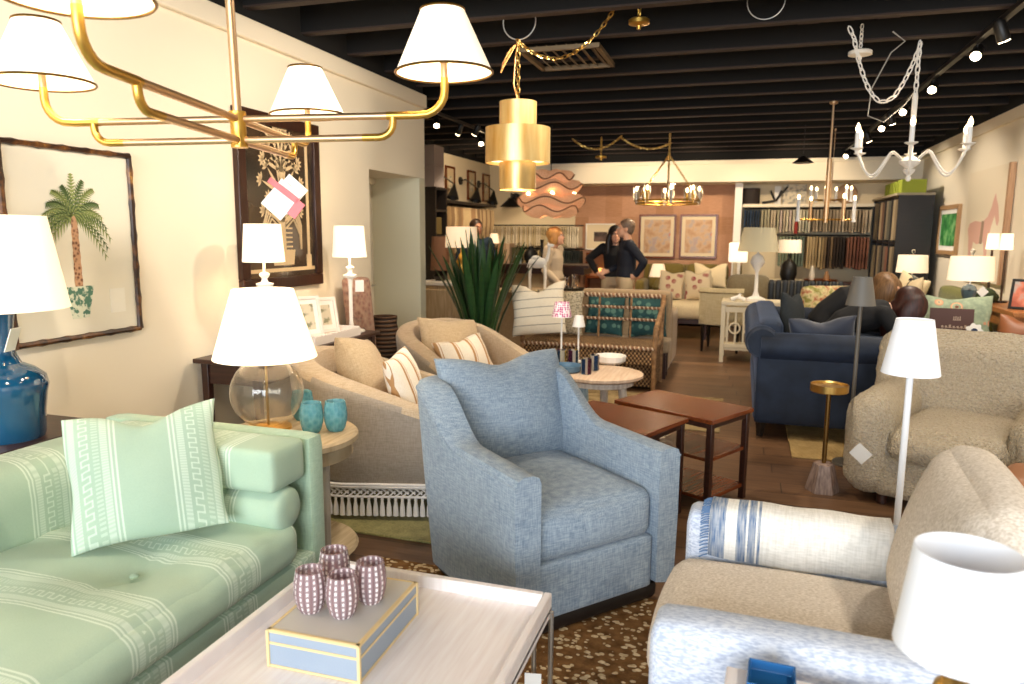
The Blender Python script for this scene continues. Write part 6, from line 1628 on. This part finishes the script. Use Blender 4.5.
m_blues = plain('blue_sweater', '#26384c', .9); m_beige = plain('beige_top', '#c9b8a0', .9); m_shoe = plain('brown_shoe', '#33231a', .5)
person('man in a navy jacket and cream trousers standing with a hand on his hip', (-1.43, 9.40, 0), -76,
       dict(armL=[(-.19, .01, 1.38), (-.25, .02, 1.12), (-.18, -.20, 1.02)], armR=[(.19, .02, 1.37), (.24, .20, 1.15), (.17, .11, .98)], handR=(-.2, -.5, -.35), thumbR=(0, -.4, .6)),
       m_skin_pale, m_navy, m_khaki, m_shoe, hairmat('grey_hair', '#5d4a3c', '#8a7462'), 0, 0, 'short', 1.12)
person('woman with long black hair in a black jacket with one hand on her hip', (-1.66, 9.92, 0), 6,
       dict(head=(0, -.03, 1.475), neck=(0, .01, 1.36), chest=(0, .01, 1.21), waist=(0, .01, 1.03), hip=(0, 0, .90), legL=[(-.09, 0, .87), (-.10, -.01, .47), (-.10, .02, .09)], legR=[(.09, 0, .87), (.10, -.01, .47), (.10, .02, .09)],
            armL=[(-.17, .01, 1.31), (-.36, .03, 1.16), (-.24, -.08, .98)], handL=(.5, .0, -.5), thumbL=(.3, -.3, .5), armR=[(.17, .01, 1.31), (.21, .0, 1.05), (.12, -.16, .94)]),
       m_skin_pale, m_blk, m_khaki, m_blk, hairmat('black_hair', '#0e0a0a', '#221816'), 10, 0, 'long', .95)
person('woman with blonde bobbed hair and a beige blouse looking to the right', (-2.36, 9.3, 0), 80,
       dict(head=(0, -.03, 1.45), neck=(0, .01, 1.33), chest=(0, .01, 1.18), waist=(0, .01, 1.01), hip=(0, 0, .88), legL=[(-.09, 0, .85), (-.10, -.01, .46), (-.10, .02, .09)], legR=[(.09, 0, .85), (.10, -.01, .46), (.10, .02, .09)],
            armL=[(-.17, .01, 1.29), (-.21, .03, 1.02), (-.18, -.16, .86)], armR=[(.17, .01, 1.29), (.21, .06, 1.02), (.19, -.04, .80)]),
       m_skin_pale, m_beige, plain('taupe_trousers', '#b49d80', .85), m_shoe, hairmat('blonde', '#a8733a', '#d3a35e'), 0, -8, 'bob', .95)
person('man in a blue sweater standing behind the peach shaded lamp at far left', (-3.62, 9.75, 0), 38,
       dict(armL=[(-.19, .01, 1.38), (-.26, .0, 1.12), (-.22, -.16, .92)], armR=[(.19, .01, 1.38), (.27, -.02, 1.12), (.24, -.20, .96)]),
       m_skin, m_blues, plain('grey_trousers', '#8b7c66', .85), m_shoe, hairmat('dark_brown_hair', '#2a1a12', '#4a3022'), 8, 6, 'short', 1.08)
SIT = dict(hip=(0, .0, .62), waist=(0, -.06, .74), chest=(0, -.24, .82), neck=(0, -.40, .87), head=(0, -.52, .90),
           legL=[(-.10, -.05, .60), (-.13, -.48, .58), (-.12, -.50, .03)], legR=[(.10, -.05, .60), (.13, -.48, .58), (.12, -.50, .03)],
           armL=[(-.18, -.32, .84), (-.24, -.42, .68), (-.12, -.58, .68)], armR=[(.18, -.32, .84), (.24, -.42, .68), (.12, -.58, .68)])
person('woman with dark auburn hair in black seated on the velvet sofa leaning forward', (.74, 6.28, .065), 90, SIT, m_skin_pale, m_blk, plain('dark_jeans', '#1d2633', .85), m_blk, hairmat('auburn', '#1d0a06', '#431a0e'), 0, 28, 'veil')
person('woman with light brown hair in black bending forward, further on the velvet sofa', (.70, 7.12, .065), 90, dict(SIT, head=(0, -.53, .97), neck=(0, -.40, .93), chest=(0, -.22, .87)), m_skin_pale, m_blk, plain('black_jeans', '#15181d', .85), m_blk, hairmat('light_brown', '#5d4028', '#8f6a44'), -25, 20, 'veil')
# ================================================================= settle loose cushions onto what carries them
from mathutils.bvhtree import BVHTree
bpy.context.view_layer.update()
_dg = bpy.context.evaluated_depsgraph_get()
def bvh_of(objs):
    vs, ps = [], []
    for o in objs:
        ev = o.evaluated_get(_dg); me = ev.to_mesh(); b = len(vs); mw = o.matrix_world
        vs.extend(mw @ v.co for v in me.vertices); ps.extend(tuple(b+i for i in p.vertices) for p in me.polygons); ev.to_mesh_clear()
    return BVHTree.FromPolygons(vs, ps), vs, ps
def family(o): return [c for c in [o]+list(o.children_recursive) if c.type == 'MESH']
_tops = [o for o in bpy.data.objects if o.parent is None and o.get('category') in ('sofa', 'armchair', 'chair', 'settee', 'bench', 'pillow', 'cushion')]
_pil = [o for o in _tops if o['category'] == 'pillow']
_big = [(o, bvh_of(family(o))) for o in _tops if o['category'] not in ('pillow', 'cushion')]
for p in _pil:
    near = [b for o, b in _big if (o.location-p.location).length < 1.9]
    d = Matrix.Rotation(p.rotation_euler.z, 3, 'Z') @ Vector((0, -1, 0))
    up_n = 0
    for it in range(60):
        bpy.context.view_layer.update()
        t_, vs, ps = bvh_of([p]); hit = []
        for b in near: hit += [sum((vs[i] for i in ps[a]), Vector())/len(ps[a]) for a, _ in t_.overlap(b[0])]
        if not hit: break
        lo = min(v.z for v in vs); hi = max(v.z for v in vs); mz = sum(h.z for h in hit)/len(hit)
        if mz < lo+.30*(hi-lo) and up_n < 9: p.location.z += .006; up_n += 1
        else: p.location += d*.008
